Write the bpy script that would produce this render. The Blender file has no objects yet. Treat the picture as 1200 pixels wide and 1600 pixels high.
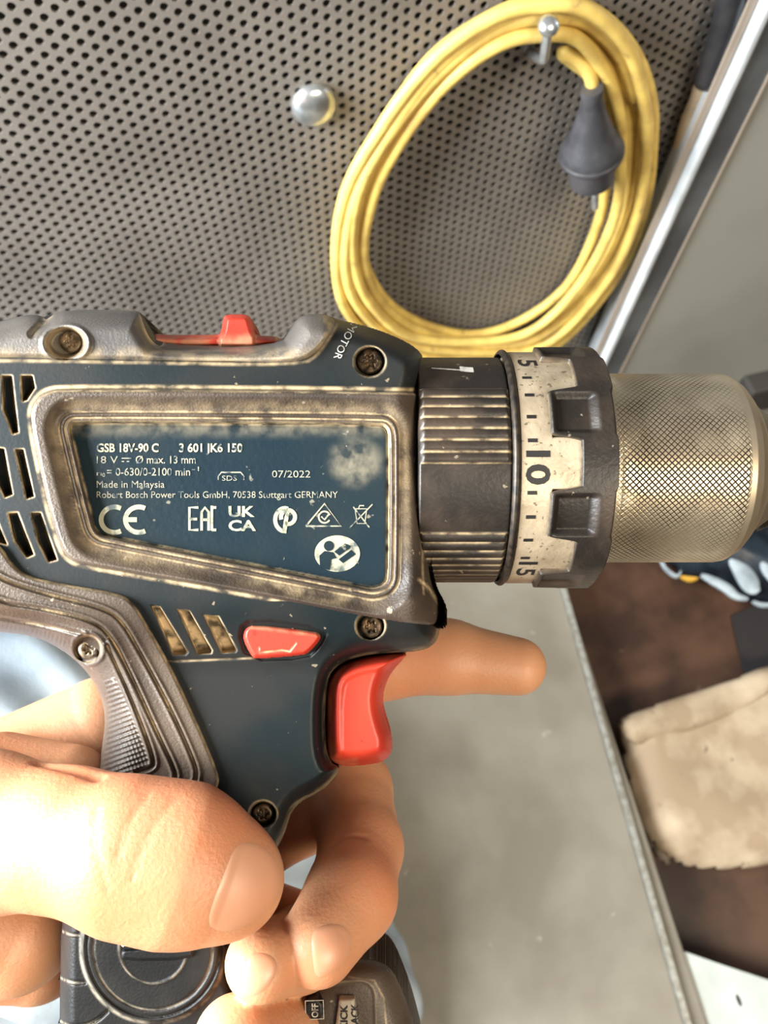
import bpy, bmesh, math, random
import numpy as np
from mathutils import Matrix, Vector

# ---------------------------------------------------------------- camera
F = 1244.0                                   # focal length in pixels of the 1200x1600 frame
R = np.array([[0.963964730625619, 0.23439129595790098, -0.1258281354355744],
              [-0.26544643, 0.87877124, -0.39660976],
              [0.017612270946101877, 0.41571844931970814, 0.9093228133107286]])
CAM = np.array([0.0, 0.0, 0.88])
YW = 0.3885                                  # plane of the perforated wall
sc = bpy.context.scene
cd = bpy.data.cameras.new('camera'); cam = bpy.data.objects.new('camera', cd)
sc.collection.objects.link(cam); sc.camera = cam
RM = Matrix([list(r) for r in R]).to_4x4()
cam.matrix_world = Matrix.Translation(Vector(CAM)) @ RM
cd.sensor_fit = 'VERTICAL'; cd.sensor_height = 24.0; cd.lens = 24.0 * F / 1600.0
cd.clip_start = 0.01; cd.clip_end = 50
cd.dof.use_dof = True; cd.dof.focus_distance = 0.178; cd.dof.aperture_fstop = cd.lens / 1000 / 0.0012

# ---------------------------------------------------------------- light
w = bpy.data.worlds.new('daylight'); sc.world = w; w.use_nodes = True
nt = w.node_tree; nt.nodes.clear()
wo = nt.nodes.new('ShaderNodeOutputWorld'); bg = nt.nodes.new('ShaderNodeBackground')
tc = nt.nodes.new('ShaderNodeTexCoord'); sx = nt.nodes.new('ShaderNodeSeparateXYZ'); cr = nt.nodes.new('ShaderNodeValToRGB')
mr = nt.nodes.new('ShaderNodeMapRange'); mr.inputs[1].default_value = -1; mr.inputs[2].default_value = 1
cr.color_ramp.elements[0].color = (0.20, 0.16, 0.13, 1); cr.color_ramp.elements[0].position = 0.45
cr.color_ramp.elements[1].color = (0.62, 0.66, 0.72, 1); cr.color_ramp.elements[1].position = 0.62
L_ = nt.links.new
L_(tc.outputs['Generated'], sx.inputs[0]); L_(sx.outputs[2], mr.inputs[0]); L_(mr.outputs[0], cr.inputs[0])
L_(cr.outputs[0], bg.inputs[0]); bg.inputs[1].default_value = 0.30; L_(bg.outputs[0], wo.inputs[0])

def area(name, loc, target, size, size_y, power, col):
    ld = bpy.data.lights.new(name, 'AREA'); ld.shape = 'RECTANGLE'; ld.size = size; ld.size_y = size_y
    ld.energy = power; ld.color = col
    o = bpy.data.objects.new(name, ld); sc.collection.objects.link(o)
    o.location = loc; d = Vector(target) - Vector(loc); o.rotation_euler = d.to_track_quat('-Z', 'Y').to_euler()
    return o
area('doorway_light', (-0.66, 0.16, 0.90), (-0.05, 0.0, 0.60), 0.5, 0.6, 44, (0.92, 0.97, 1.0))
area('rear_doorway_light', (0.55, -1.1, 1.9), (0.15, 0.1, 0.5), 0.8, 0.5, 29, (1.0, 0.86, 0.66))
sc.view_settings.view_transform = 'Standard'; sc.view_settings.look = 'None'
sc.view_settings.exposure = 0.0; sc.view_settings.gamma = 1.0; sc.view_settings.use_curve_mapping = False

# ---------------------------------------------------------------- helpers
C = sc.collection
def ray(px, py): return R @ np.array([(px - 600) / F, (800 - py) / F, -1.0])
def onY(px, py, y): k = ray(px, py); return CAM + k * ((y - CAM[1]) / k[1])
def onZ(px, py, z): k = ray(px, py); return CAM + k * ((z - CAM[2]) / k[2])
def at_depth(px, py, dep): return CAM + ray(px, py) * dep

D0 = 200.0                                   # mm from the camera to the drill's middle plane
def L(px, py, z):
    """drill frame (metres): x right, y up, z towards the viewer; z given in mm"""
    px = np.asarray(px, float); py = np.asarray(py, float); z = np.asarray(z, float)
    k = (D0 - z) / F
    return np.stack(np.broadcast_arrays((px - 600) * k, (800 - py) * k, z), -1) / 1000.0

def link(name, me, parent=None):
    o = bpy.data.objects.new(name, me); C.objects.link(o)
    if parent is not None: o.parent = parent
    return o
def mesh(name, v, fs, m=None, parent=None, smooth=True, attr=None):
    me = bpy.data.meshes.new(name)
    v = np.asarray(v, float).reshape(-1, 3)
    if isinstance(fs, np.ndarray):
        k = fs.shape[1]; nf = len(fs)
        me.vertices.add(len(v)); me.vertices.foreach_set('co', v.ravel())
        me.loops.add(nf * k); me.loops.foreach_set('vertex_index', fs.ravel().astype(np.int32))
        me.polygons.add(nf); me.polygons.foreach_set('loop_start', np.arange(0, nf * k, k, dtype=np.int32))
        me.update(calc_edges=True); me.validate()
    else:
        me.from_pydata([tuple(a) for a in v], [], [tuple(int(i) for i in q) for q in fs]); me.update()
    me.polygons.foreach_set('use_smooth', np.full(len(me.polygons), smooth))
    if m: me.materials.append(m)
    if attr is not None:
        a = me.attributes.new('dirt', 'FLOAT', 'POINT'); a.data.foreach_set('value', np.asarray(attr, np.float32))
    return link(name, me, parent)
def tag(o, label=None, cat=None, group=None, kind=None):
    if label: o['label'] = label
    if cat: o['category'] = cat
    if group: o['group'] = group
    if kind: o['kind'] = kind
    return o
def empty(name, loc=(0, 0, 0)):
    o = bpy.data.objects.new(name, None); C.objects.link(o); o.location = loc; o.empty_display_size = 0.02; return o
def local(o, v):                             # world points into the frame of an unrotated empty
    return np.asarray(v, float) - np.array(o.location)

def box(lo, hi):
    x0, y0, z0 = lo; x1, y1, z1 = hi
    v = [(x, y, z) for x in (x0, x1) for y in (y0, y1) for z in (z0, z1)]
    return v, [(0, 1, 3, 2), (4, 6, 7, 5), (0, 4, 5, 1), (2, 3, 7, 6), (0, 2, 6, 4), (1, 5, 7, 3)]
def bbox_obj(name, lo, hi, m, parent=None, bev=0.001):
    v, fs = box(lo, hi)
    if parent is not None: v = local(parent, v)
    o = mesh(name, v, fs, m, parent, smooth=False)
    b = o.modifiers.new('bevel', 'BEVEL'); b.width = bev; b.segments = 2
    return o

def frames(P):
    T = np.gradient(P, axis=0); T /= np.linalg.norm(T, axis=1)[:, None] + 1e-12
    nrm = np.cross(T[0], [0.3, 0.2, 0.9]); nrm /= np.linalg.norm(nrm); N = []
    for t in T:
        nrm = nrm - t * (nrm @ t); nrm /= np.linalg.norm(nrm); N.append(nrm.copy())
    N = np.array(N); return N, np.cross(T, N)
def tube_geo(P, r, seg=14):
    P = np.asarray(P, float); n = len(P); r = np.broadcast_to(r, n)
    N, B = frames(P); a = np.linspace(0, 2 * np.pi, seg, endpoint=False)
    v = P[:, None] + r[:, None, None] * (N[:, None] * np.cos(a)[None, :, None] + B[:, None] * np.sin(a)[None, :, None])
    i = np.arange(n - 1)[:, None] * seg; j = np.arange(seg)[None]; j2 = (j + 1) % seg
    q = np.stack([i + j, i + seg + j, i + seg + j2, i + j2], -1).reshape(-1, 4)
    fs = [tuple(x) for x in q] + [tuple(range(seg)), tuple((n - 1) * seg + k for k in range(seg))[::-1]]
    return v.reshape(-1, 3), fs
def tube(name, P, r, m, parent=None, seg=14, attr=None):
    v, fs = tube_geo(P, r, seg); return mesh(name, v, fs, m, parent)
def spline(P, n):
    P = np.asarray(P, float); t = np.linspace(0, len(P) - 1, n); out = []
    E = np.vstack([2 * P[0] - P[1], P, 2 * P[-1] - P[-2]])
    for x in t:
        i = min(int(x), len(P) - 2); u = x - i; a, b, c, d = E[i:i + 4]
        out.append(.5 * (2 * b + (c - a) * u + (2 * a - 5 * b + 4 * c - d) * u * u + (3 * b - a - 3 * c + d) * u ** 3))
    return np.array(out)
def chaikin(p, it=3):
    p = np.asarray(p, float)
    for _ in range(it):
        q = np.roll(p, -1, 0); p = np.stack([.75 * p + .25 * q, .25 * p + .75 * q], 1).reshape(-1, 2)
    return p
def opencut(p, it=3):
    p = np.asarray(p, float)
    for _ in range(it):
        a, b = p[:-1], p[1:]
        m = np.stack([.75 * a + .25 * b, .25 * a + .75 * b], 1).reshape(-1, 2); p = np.vstack([p[:1], m, p[-1:]])
    return p
def lathe_geo(prof, O, A, seg=32):
    """prof: (distance along axis, radius) from O along unit axis A"""
    A = np.asarray(A, float); A /= np.linalg.norm(A); t = np.array([0, 0, 1.]) if abs(A[2]) < .9 else np.array([1., 0, 0])
    U = np.cross(A, t); U /= np.linalg.norm(U); V = np.cross(A, U); a = np.linspace(0, 2 * np.pi, seg, endpoint=False)
    v = [np.asarray(O) + A * s + r * (U * math.cos(x) + V * math.sin(x)) for s, r in prof for x in a]
    fs = []
    for i in range(len(prof) - 1):
        for j in range(seg):
            k = (j + 1) % seg; fs.append((i * seg + j, i * seg + k, (i + 1) * seg + k, (i + 1) * seg + j))
    fs.append(tuple(range(seg))[::-1]); fs.append(tuple((len(prof) - 1) * seg + j for j in range(seg)))
    return np.array(v), fs
def autosharp(o, ang=40):
    me = o.data; bm = bmesh.new(); bm.from_mesh(me)
    bmesh.ops.recalc_face_normals(bm, faces=bm.faces[:])
    for e in bm.edges:
        if len(e.link_faces) == 2 and e.calc_face_angle(0) > math.radians(ang): e.smooth = False
    bm.to_mesh(me); bm.free(); return o

# ---- signed distances in the image-aligned grid (pixels)
def seg_dist(X, Y, pts, closed=True):
    d = np.full(X.shape, 1e9, np.float32); n = len(pts)
    for i in range(n if closed else n - 1):
        ax, ay = pts[i]; bx, by = pts[(i + 1) % n]; ex, ey = bx - ax, by - ay
        l2 = ex * ex + ey * ey + 1e-9
        t = np.clip(((X - ax) * ex + (Y - ay) * ey) / l2, 0, 1)
        d = np.minimum(d, (X - ax - t * ex) ** 2 + (Y - ay - t * ey) ** 2)
    return np.sqrt(d)
def sdf(X, Y, pts):
    d = seg_dist(X, Y, pts); ins = np.zeros(X.shape, bool); n = len(pts)
    for i in range(n):
        ax, ay = pts[i]; bx, by = pts[(i + 1) % n]
        if ay == by: continue
        c = ((ay > Y) != (by > Y)) & (X < (bx - ax) * (Y - ay) / (by - ay) + ax); ins ^= c
    return np.where(ins, d, -d)
def ss(x, a, b):
    t = np.clip((x - a) / (b - a), 0, 1); return t * t * (3 - 2 * t)
def relief(name, poly, zf, m, parent, step=1.7, zb=-3.0, holes=(), mirror=None):
    """a moulded part: front surface z = zf(x, y, distance to its edge), closed by a skirt or by a back half"""
    poly = np.asarray(poly, float); x0, y0 = poly.min(0) - 2 * step; x1, y1 = poly.max(0) + 2 * step
    X, Y = np.meshgrid(np.arange(x0, x1, step), np.arange(y0, y1, step))
    def D(X, Y):
        d = sdf(X, Y, poly)
        for hpoly in holes: d = np.minimum(d, -sdf(X, Y, hpoly))
        return d
    d = D(X, Y); gy, gx = np.gradient(d, step)
    dc = (d[:-1, :-1] + d[1:, :-1] + d[:-1, 1:] + d[1:, 1:]) / 4; keep = dc > 0
    used = np.zeros(d.shape, bool)
    used[:-1, :-1] |= keep; used[1:, :-1] |= keep; used[:-1, 1:] |= keep; used[1:, 1:] |= keep
    g = np.sqrt(gx * gx + gy * gy) + 1e-6; out = used & (d < 0)
    X = np.where(out, X - gx / g * d, X); Y = np.where(out, Y - gy / g * d, Y); d = np.where(out, 0, d)
    r = zf(X, Y, d); z, dirt = r if isinstance(r, tuple) else (r, np.zeros_like(X))
    idx = -np.ones(d.shape, int); idx[used] = np.arange(used.sum())
    V = L(X[used], Y[used], z[used]); nv = len(V); dr = np.broadcast_to(dirt, X.shape)[used]
    a, b, c, e = idx[:-1, :-1][keep], idx[1:, :-1][keep], idx[1:, 1:][keep], idx[:-1, 1:][keep]
    Q = np.stack([a, b, c, e], -1)
    E = np.concatenate([Q[:, [0, 1]], Q[:, [1, 2]], Q[:, [2, 3]], Q[:, [3, 0]]])
    key = np.sort(E, 1); _, inv, cnt = np.unique(key, axis=0, return_inverse=True, return_counts=True)
    bd = E[cnt[inv.ravel()] == 1]
    if mirror is not None:
        zz = mirror(X, Y, d); Vb = V.copy(); Vb[:, 2] = -np.abs(np.broadcast_to(zz, X.shape)[used]) / 1000
        Qb = Q[:, ::-1] + nv; Qs = np.stack([bd[:, 1], bd[:, 0], bd[:, 0] + nv, bd[:, 1] + nv], -1)
        V2 = np.vstack([V, Vb]); Q2 = np.vstack([Q, Qb, Qs]); dr = np.concatenate([dr, dr * 0])
    else:
        bi = np.unique(bd); mp = -np.ones(nv, int); mp[bi] = np.arange(len(bi))
        top = V[bi].copy(); bot = V[bi].copy(); bot[:, 2] = zb / 1000 if np.isscalar(zb) else bot[:, 2]
        n1 = nv; n2 = nv + len(bi)
        Qs = np.stack([mp[bd[:, 1]] + n1, mp[bd[:, 0]] + n1, mp[bd[:, 0]] + n2, mp[bd[:, 1]] + n2], -1)
        V2 = np.vstack([V, top, bot]); Q2 = np.vstack([Q, Qs]); dr = np.concatenate([dr, dr[bi], dr[bi]])
    return mesh(name, V2, Q2, m, parent, attr=dr)

# ---- materials
def mat(name, col, rough=0.6, metal=0.0, col2=None, scale=40, bump=0.0, bscale=None, dirtcol=None, sss=0.0, detail=5,
        ramp=(0.4, 0.62), speck=None, extra=None, spec=0.5):
    m = bpy.data.materials.new(name); m.use_nodes = True; t = m.node_tree; p = t.nodes['Principled BSDF']
    p.inputs['Roughness'].default_value = rough; p.inputs['Metallic'].default_value = metal
    p.inputs['Specular IOR Level'].default_value = spec
    co = t.nodes.new('ShaderNodeTexCoord'); out = None
    def noise(s, det=detail):
        nn = t.nodes.new('ShaderNodeTexNoise'); nn.inputs['Scale'].default_value = s; nn.inputs['Detail'].default_value = det
        t.links.new(co.outputs['Object'], nn.inputs['Vector']); return nn
    def mix(a, b, fac):
        x = t.nodes.new('ShaderNodeMix'); x.data_type = 'RGBA'
        for s, v in ((x.inputs[6], a), (x.inputs[7], b)):
            if isinstance(v, tuple): s.default_value = (*v, 1)
            else: t.links.new(v, s)
        t.links.new(fac, x.inputs[0]); return x.outputs[2]
    def rng(src, lo, hi, a=0., b=1.):
        r = t.nodes.new('ShaderNodeMapRange'); r.inputs[1].default_value = lo; r.inputs[2].default_value = hi
        r.inputs[3].default_value = a; r.inputs[4].default_value = b; t.links.new(src, r.inputs[0]); return r.outputs[0]
    cur = col
    if col2: cur = mix(cur, col2, rng(noise(scale).outputs[0], *ramp))
    if speck: cur = mix(cur, speck[0], rng(noise(speck[1]).outputs[0], speck[2], speck[2] + .03, 0, speck[3]))
    if dirtcol:
        at = t.nodes.new('ShaderNodeAttribute'); at.attribute_name = 'dirt'
        nz = rng(noise(260, 8).outputs[0], .36, .60, .12, 1.35)
        mu = t.nodes.new('ShaderNodeMath'); mu.operation = 'MULTIPLY'; mu.use_clamp = True
        t.links.new(at.outputs['Fac'], mu.inputs[0]); t.links.new(nz, mu.inputs[1]); cur = mix(cur, dirtcol, mu.outputs[0])
    if isinstance(cur, tuple): p.inputs['Base Color'].default_value = (*cur, 1)
    else: t.links.new(cur, p.inputs['Base Color'])
    if bump:
        b = t.nodes.new('ShaderNodeBump'); b.inputs['Strength'].default_value = bump; b.inputs['Distance'].default_value = 0.0006
        t.links.new(noise(bscale or scale * 6, 3).outputs[0], b.inputs['Height']); t.links.new(b.outputs[0], p.inputs['Normal'])
    if sss:
        p.inputs['Subsurface Weight'].default_value = sss; p.inputs['Subsurface Radius'].default_value = (1.0, .35, .18)
        p.inputs['Subsurface Scale'].default_value = 0.006
    if extra: extra(m, t, p, co, mix, rng, noise)
    return m
TAN = (0.60, 0.45, 0.26)
M_teal = mat('teal_plastic', (0.005, 0.0105, 0.0125), .47, col2=(0.017, 0.018, 0.017), scale=38, bump=.07, bscale=1500, dirtcol=TAN, speck=((.42, .34, .22), 420, .70, .5), spec=.28)
M_rub = mat('dusty_rubber', (0.046, 0.034, 0.026), .44, col2=(0.115, 0.085, 0.060), scale=34, bump=.3, bscale=1700, dirtcol=TAN, speck=((.5, .42, .3), 380, .69, .6), spec=.4)
M_rubtop = mat('dusty_rubber_top', (0.075, 0.068, 0.064), .42, col2=(0.125, 0.110, 0.095), scale=40, bump=.22, bscale=1700, dirtcol=TAN)
M_label = mat('label_plate', (0.006, 0.018, 0.027), .42, col2=(0.017, 0.027, 0.030), scale=30, bump=.15, bscale=900, dirtcol=(.44, .38, .26), speck=((.36, .33, .24), 330, .68, .55), spec=.25)
def worn(m, t, p, co, mix, rng, noise): pass
M_print = mat('worn_print', (0.44, 0.40, 0.28), .6, col2=(0.05, 0.07, 0.075), scale=750, ramp=(.56, .68), detail=3)
M_printf = mat('faded_print', (0.34, 0.32, 0.24), .6, col2=(0.03, 0.055, 0.065), scale=600, ramp=(.50, .66), detail=3)
M_icon = mat('icon_print', (0.42, 0.40, 0.28), .6, col2=(0.08, 0.10, 0.09), scale=420, ramp=(.50, .66), detail=3)
M_black = mat('black_plastic', (0.019, 0.015, 0.012), .42, col2=(0.058, 0.040, 0.028), scale=60, bump=.2, bscale=1000, dirtcol=TAN, speck=((.4, .32, .22), 400, .70, .5), spec=.4)
M_dark = mat('blackened_steel', (0.012, 0.010, 0.009), .45, col2=(.05, .035, .022), scale=500, metal=.3)
M_screw = mat('dark_screw', (0.028, 0.02, 0.014), .38, metal=.6, col2=(.20, .13, .07), scale=600)
M_red = mat('red_plastic', (0.72, 0.055, 0.024), .42, col2=(0.58, 0.042, 0.022), scale=60, bump=.12, bscale=900, dirtcol=(.62, .40, .22), speck=((.16, .02, .012), 160, .68, .6))
M_silver = mat('silver_ring', (0.58, 0.465, 0.32), .36, col2=(0.34, 0.265, 0.175), scale=90, bump=.2, bscale=900, speck=((.09, .065, .04), 800, .63, .7), metal=.3)
M_ink = mat('black_ink', (0.012, 0.010, 0.009), .6)
M_foot = mat('black_foot', (0.008, 0.008, 0.008), .48, col2=(0.018, 0.017, 0.015), scale=60, bump=.2, bscale=1500, dirtcol=(.36, .31, .23), spec=.3)

# ================================================================= THE ROOM
def wall_shade(m, t, p, co, mix, rng, noise): pass
M_perf = mat('perforated_sheet', (0.178, 0.157, 0.135), .55, col2=(0.142, 0.123, 0.105), scale=14, bump=.2, bscale=900)
M_void = mat('dark_backing', (0.030, 0.025, 0.020), .8)
M_floor = mat('grey_metal_floor', (0.29, 0.262, 0.210), .5, col2=(0.215, 0.188, 0.145), scale=9, bump=.25, bscale=140, speck=((.46, .42, .35), 38, .70, .6))
M_zinc = mat('zinc', (0.62, 0.64, 0.64), .28, metal=.85, col2=(.42, .42, .40), scale=90)
M_edge = mat('aluminium_edge', (0.82, 0.88, 0.92), .25, metal=.35, col2=(.65, .70, .74), scale=40)
M_panel = mat('grey_panel', (0.30, 0.30, 0.265), .55, col2=(0.235, 0.235, 0.205), scale=5, bump=.08, bscale=200)
M_taupe = mat('taupe_painted_metal', (0.30, 0.245, 0.19), .5, col2=(.25, .20, .155), scale=20)
M_bluegrey = mat('bluegrey_metal', (0.20, 0.22, 0.23), .35, metal=.5, col2=(.13, .14, .15), scale=18)
M_brown = mat('brown_stained_board', (0.110, 0.055, 0.032), .4, col2=(0.048, 0.024, 0.015), scale=14, bump=.3, bscale=60, speck=((.24, .17, .12), 40, .70, .6))

# perforated sheet: every hole is real
def perforated(x0, x1, z0, z1, pitch=0.007, rh=0.0021, th=0.0015):
    B = np.array([0., -1.]); A = np.array([math.sqrt(3) / 2, 0.5])     # staggered rows, columns plumb
    nx = int((x1 - x0) / (pitch * A[0])) + 1; nz = int((z1 - z0) / pitch) + 1
    i, j = np.meshgrid(np.arange(nx), np.arange(nz), indexing='ij')
    cx = x0 + i * pitch * A[0]; cz = z0 + j * pitch + (i % 2) * pitch / 2
    cen = np.stack([cx.ravel(), cz.ravel()], -1)
    a = np.arange(12) * math.pi / 6
    apo = pitch / 2; rad = np.where(np.arange(12) % 2 == 0, apo / math.cos(math.pi / 6), apo)
    hexp = np.stack([np.cos(a) * rad, np.sin(a) * rad], -1); hol = np.stack([np.cos(a) * rh, np.sin(a) * rh], -1)
    n = len(cen); V = np.zeros((n, 36, 3))
    V[:, :12, 0] = cen[:, None, 0] + hexp[:, 0]; V[:, :12, 2] = cen[:, None, 1] + hexp[:, 1]; V[:, :12, 1] = YW
    V[:, 12:24, 0] = cen[:, None, 0] + hol[:, 0]; V[:, 12:24, 2] = cen[:, None, 1] + hol[:, 1]; V[:, 12:24, 1] = YW
    V[:, 24:, :] = V[:, 12:24, :]; V[:, 24:, 1] = YW + th
    k = np.arange(12); k2 = (k + 1) % 12
    q = np.concatenate([np.stack([k, k2, 12 + k2, 12 + k], -1), np.stack([12 + k, 12 + k2, 24 + k2, 24 + k], -1)])
    Q = (q[None] + 36 * np.arange(n)[:, None, None]).reshape(-1, 4)
    return V.reshape(-1, 3), Q
v, q = perforated(-0.30, 0.40, 0.004, 0.72)
wall = mesh('wall_back', v, q, M_perf, smooth=False); tag(wall, kind='structure')
bk = bbox_obj('wall_panel_backing', (-0.30, YW + 0.010, 0.0), (0.41, YW + 0.014, 0.73), M_void); tag(bk, kind='structure'); bk.name = 'trim_1'
fl = bbox_obj('floor', (-0.75, -0.75, -0.012), (0.277, 0.3885, 0.0), M_floor, bev=.002); tag(fl, kind='structure')

# raised lip at the right edge of the floor (runs towards the viewer)
P0, P1 = onZ(877, 905, 0.006), onZ(1077, 1605, 0.006); dr_ = P1 - P0; P0 = P0 - dr_ * .28; P1 = P1 + dr_ * .25
def bar(name, A, B, wdt, zlo, zhi, m, parent=None, kind=None):
    A = np.array(A); B = np.array(B); d = B - A; d /= np.linalg.norm(d); s = np.array([-d[1], d[0], 0]) * wdt / 2
    v = []
    for P in (A, B):
        for sg in (-1, 1):
            for z in (zlo, zhi): v.append([P[0] + sg * s[0], P[1] + sg * s[1], z])
    fs = [(0, 1, 3, 2), (4, 6, 7, 5), (0, 4, 5, 1), (2, 3, 7, 6), (0, 2, 6, 4), (1, 5, 7, 3)]
    o = mesh(name, v, fs, m, parent, smooth=False); autosharp(o)
    b = o.modifiers.new('bevel', 'BEVEL'); b.width = .0012; b.segments = 3
    if kind: tag(o, kind=kind)
    return o
M_lip = mat('lip_metal', (0.40, 0.40, 0.36), .45, metal=.3, col2=(.27, .25, .20), scale=120)
# floor follows the lip: a wedge closes the gap
fw = mesh('trim_2', [(0.24, -.75, -.012), (P1[0], P1[1], -.012), (P0[0], P0[1], -.012), (.24, .3885, -.012),
                     (0.24, -.75, 0), (P1[0], P1[1], 0), (P0[0], P0[1], 0), (.24, .3885, 0)],
          [(0, 1, 2, 3), (7, 6, 5, 4), (0, 4, 5, 1), (1, 5, 6, 2), (2, 6, 7, 3), (3, 7, 4, 0)], M_floor, smooth=False)
bpy.data.objects.remove(fw)
fl.data.vertices.foreach_get  # (floor slab ends under the lip)
me = fl.data
co = np.zeros(len(me.vertices) * 3); me.vertices.foreach_get('co', co); co = co.reshape(-1, 3)
for c in co:
    if c[0] > .2: c[0] = np.interp(c[1], [P1[1], P0[1]], [P1[0], P0[0]]) if c[1] > -.5 else P1[0]
me.vertices.foreach_set('co', co.ravel()); me.update()
bar('trim_2', P0, P1, .0062, -.014, .0075, M_lip, kind='structure')

# bulkhead panel at the right with its bright metal edge
YP = 0.360
def xs(px, py): return onY(px, py, YP)[0]
def pbox(name, x0, x1, y0, y1, m, z0=-.10, z1=.72, bev=.0008):
    o = bbox_obj(name, (x0, y0, z0), (x1, y1, z1), m, bev=bev); tag(o, kind='structure'); return o
pbox('trim_3', xs(1047, 300), xs(1060, 300) - .0005, YP + .004, YP + .0055, M_taupe, z0=0)
pbox('trim_4', xs(1060, 300), xs(1071, 300), YP - .003, YP + .026, M_edge, bev=.0018)
pbox('trim_5', xs(1071, 300), xs(1108, 300), YP, YP + .026, M_bluegrey)
pbox('trim_6', xs(1108, 300), xs(1112, 300), YP - .0012, YP + .02, M_taupe)
pbox('wall_right', xs(1112, 300), .95, YP + .0008, YP + .02, M_panel)
wl = bbox_obj('wall_left', (-1.2, YW + .002, -.2), (-.30, YW + .02, .9), M_perf); tag(wl, kind='structure')

# lower bay right of the lip
ZB = -0.07
by = bbox_obj('trim_7', (.22, -.75, ZB - .01), (.95, .36, ZB), M_brown); tag(by, kind='structure')

# white painted flange bottom right
M_white = mat('white_painted_metal', (0.62, 0.66, 0.62), .4, col2=(.5, .54, .5), scale=20)
zf = -.004
pts = [(1050, 1480), (1130, 1508), (1215, 1536), (1330, 1580), (1400, 1900), (1150, 1900), (1072, 1630)]
v = [onZ(x, y, zf) for x, y in pts] + [onZ(x, y, zf) - np.array([0, 0, .004]) for x, y in pts]; n = len(pts)
fs = [tuple(range(n))[::-1], tuple(range(n, 2 * n))] + [(i, (i + 1) % n, n + (i + 1) % n, n + i) for i in range(n)]
fg = autosharp(mesh('trim_8', v, fs, M_white, smooth=False)); tag(fg, kind='structure')
def slot(px, py, l):
    a = onZ(px, py, zf + .0004); bmv, bf = lathe_geo([(0, .0001), (0.0001, .0030), (.0004, .0030)], (0, 0, 0), (0, 0, 1), 12)
    bmv = bmv * np.array([.55, l, 1]) + a
    o = mesh('slot', bmv - np.array(fg.location), bf, M_ink, fg)
slot(1079, 1532, 1.5); slot(1154, 1563, 1.7)

# ================================================================= BOLT
bp = onY(490, 162, YW)
bolt = empty('dome_bolt', bp); tag(bolt, 'zinc carriage bolt with a shiny domed head in the perforated wall', 'bolt')
prof = [(0, .0128), (.0012, .0131), (.0020, .0128)] + [(.0020 + .0062 * math.sin(a), .0126 * math.cos(a)) for a in np.linspace(.12, 1.50, 9)]
v, fs = lathe_geo(prof, (0, 0, 0), (0, -1, 0), 40); autosharp(mesh('bolt_head', v, fs, M_zinc, bolt), 60)
v, fs = lathe_geo([(-.007, .004), (0, .004)], (0, 0, 0), (0, -1, 0), 16); mesh('bolt_shank', v, fs, M_zinc, bolt)

# ================================================================= HOOK
hb = onY(826, 78, YW)
hook = empty('wall_hook', hb); tag(hook, 'bent zinc hook with round head carrying the yellow cable coil', 'hook')
def onHook(px, py): return onY(px, py, YW - .030)
Pt = onHook(857, 40); Pb = onHook(849, 97)
P = spline([hb + np.array([0, .008, 0]), hb, (hb * .35 + Pb * .65), Pb + np.array([0, .0015, .0005]), Pb * .8 + Pt * .2, Pt], 40)
tube('shaft', local(hook, P), .0026, M_zinc, hook, 12)
v, fs = lathe_geo([(-.0042 + .0042 * (1 - math.cos(a)), .0058 * math.sin(a)) for a in np.linspace(.15, 3.0, 10)], local(hook, Pt), (0, -.4, .9), 18)
mesh('hook_head', v, fs, M_zinc, hook)

# ================================================================= CABLE COIL
M_cable = mat('yellow_cable', (0.80, 0.58, 0.15), .5, col2=(0.60, 0.41, 0.11), scale=60, bump=.15, bscale=700, speck=((.28, .19, .07), 120, .66, .5))
outer = [(0, 1020, 215), (25, 1008, 335), (50, 955, 445), (75, 862, 548), (95, 740, 562), (115, 618, 548), (135, 545, 500), (155, 517, 430),
         (180, 535, 310), (205, 590, 200), (230, 672, 92), (255, 770, 22), (275, 850, 2), (300, 925, 12), (325, 985, 68), (345, 1015, 140)]
inner = [(0, 948, 235), (25, 925, 345), (50, 872, 445), (75, 800, 492), (95, 735, 510), (115, 672, 492), (135, 628, 452), (155, 605, 380),
         (180, 610, 300), (205, 655, 220), (230, 715, 150), (255, 785, 93), (275, 850, 72), (300, 895, 82), (325, 930, 130), (345, 945, 185)]
oc = np.array([o[1:] for o in outer], float); ic = np.array([o[1:] for o in inner], float)
rnd = random.Random(5); NL = 7; K = len(oc)
pts = []; start = 13
for s in range(NL * K + 3):
    i = (start + s) % K; loop = s / K
    base = [0.0, .58, .30, .80, .42, 1.0, .90, .68][int(loop) % 8]; nxt = [0.0, .58, .30, .80, .42, 1.0, .90, .68][(int(loop) + 1) % 8]
    u = loop - int(loop); fr = base + (nxt - base) * (u * u * (3 - 2 * u)) + rnd.uniform(-.05, .05)
    fr = min(max(fr, 0), 1); p = ic[i] * (1 - fr) + oc[i] * fr
    off = .006 + .0055 * ((int(loop) * 3 + 1) % 4) + rnd.uniform(-.0008, .0008) + (.0055 * u * (((int(loop) + 1) * 3 + 1) % 4 - (int(loop) * 3 + 1) % 4))
    pts.append(onY(p[0], p[1], YW - off))
lead = [onY(926, 152, YW - .024), onY(923, 122, YW - .022), onY(906, 96, YW - .018), onY(880, 84, YW - .014)]
P = spline(lead + pts[1:], 900)
coil = empty('cable_coil', onY(770, 540, YW - .012)); tag(coil, 'yellow extension cable wound in a long coil hanging on the zinc hook', 'cable')
tube('cable', local(coil, P), .0039, M_cable, coil, 12)

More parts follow.
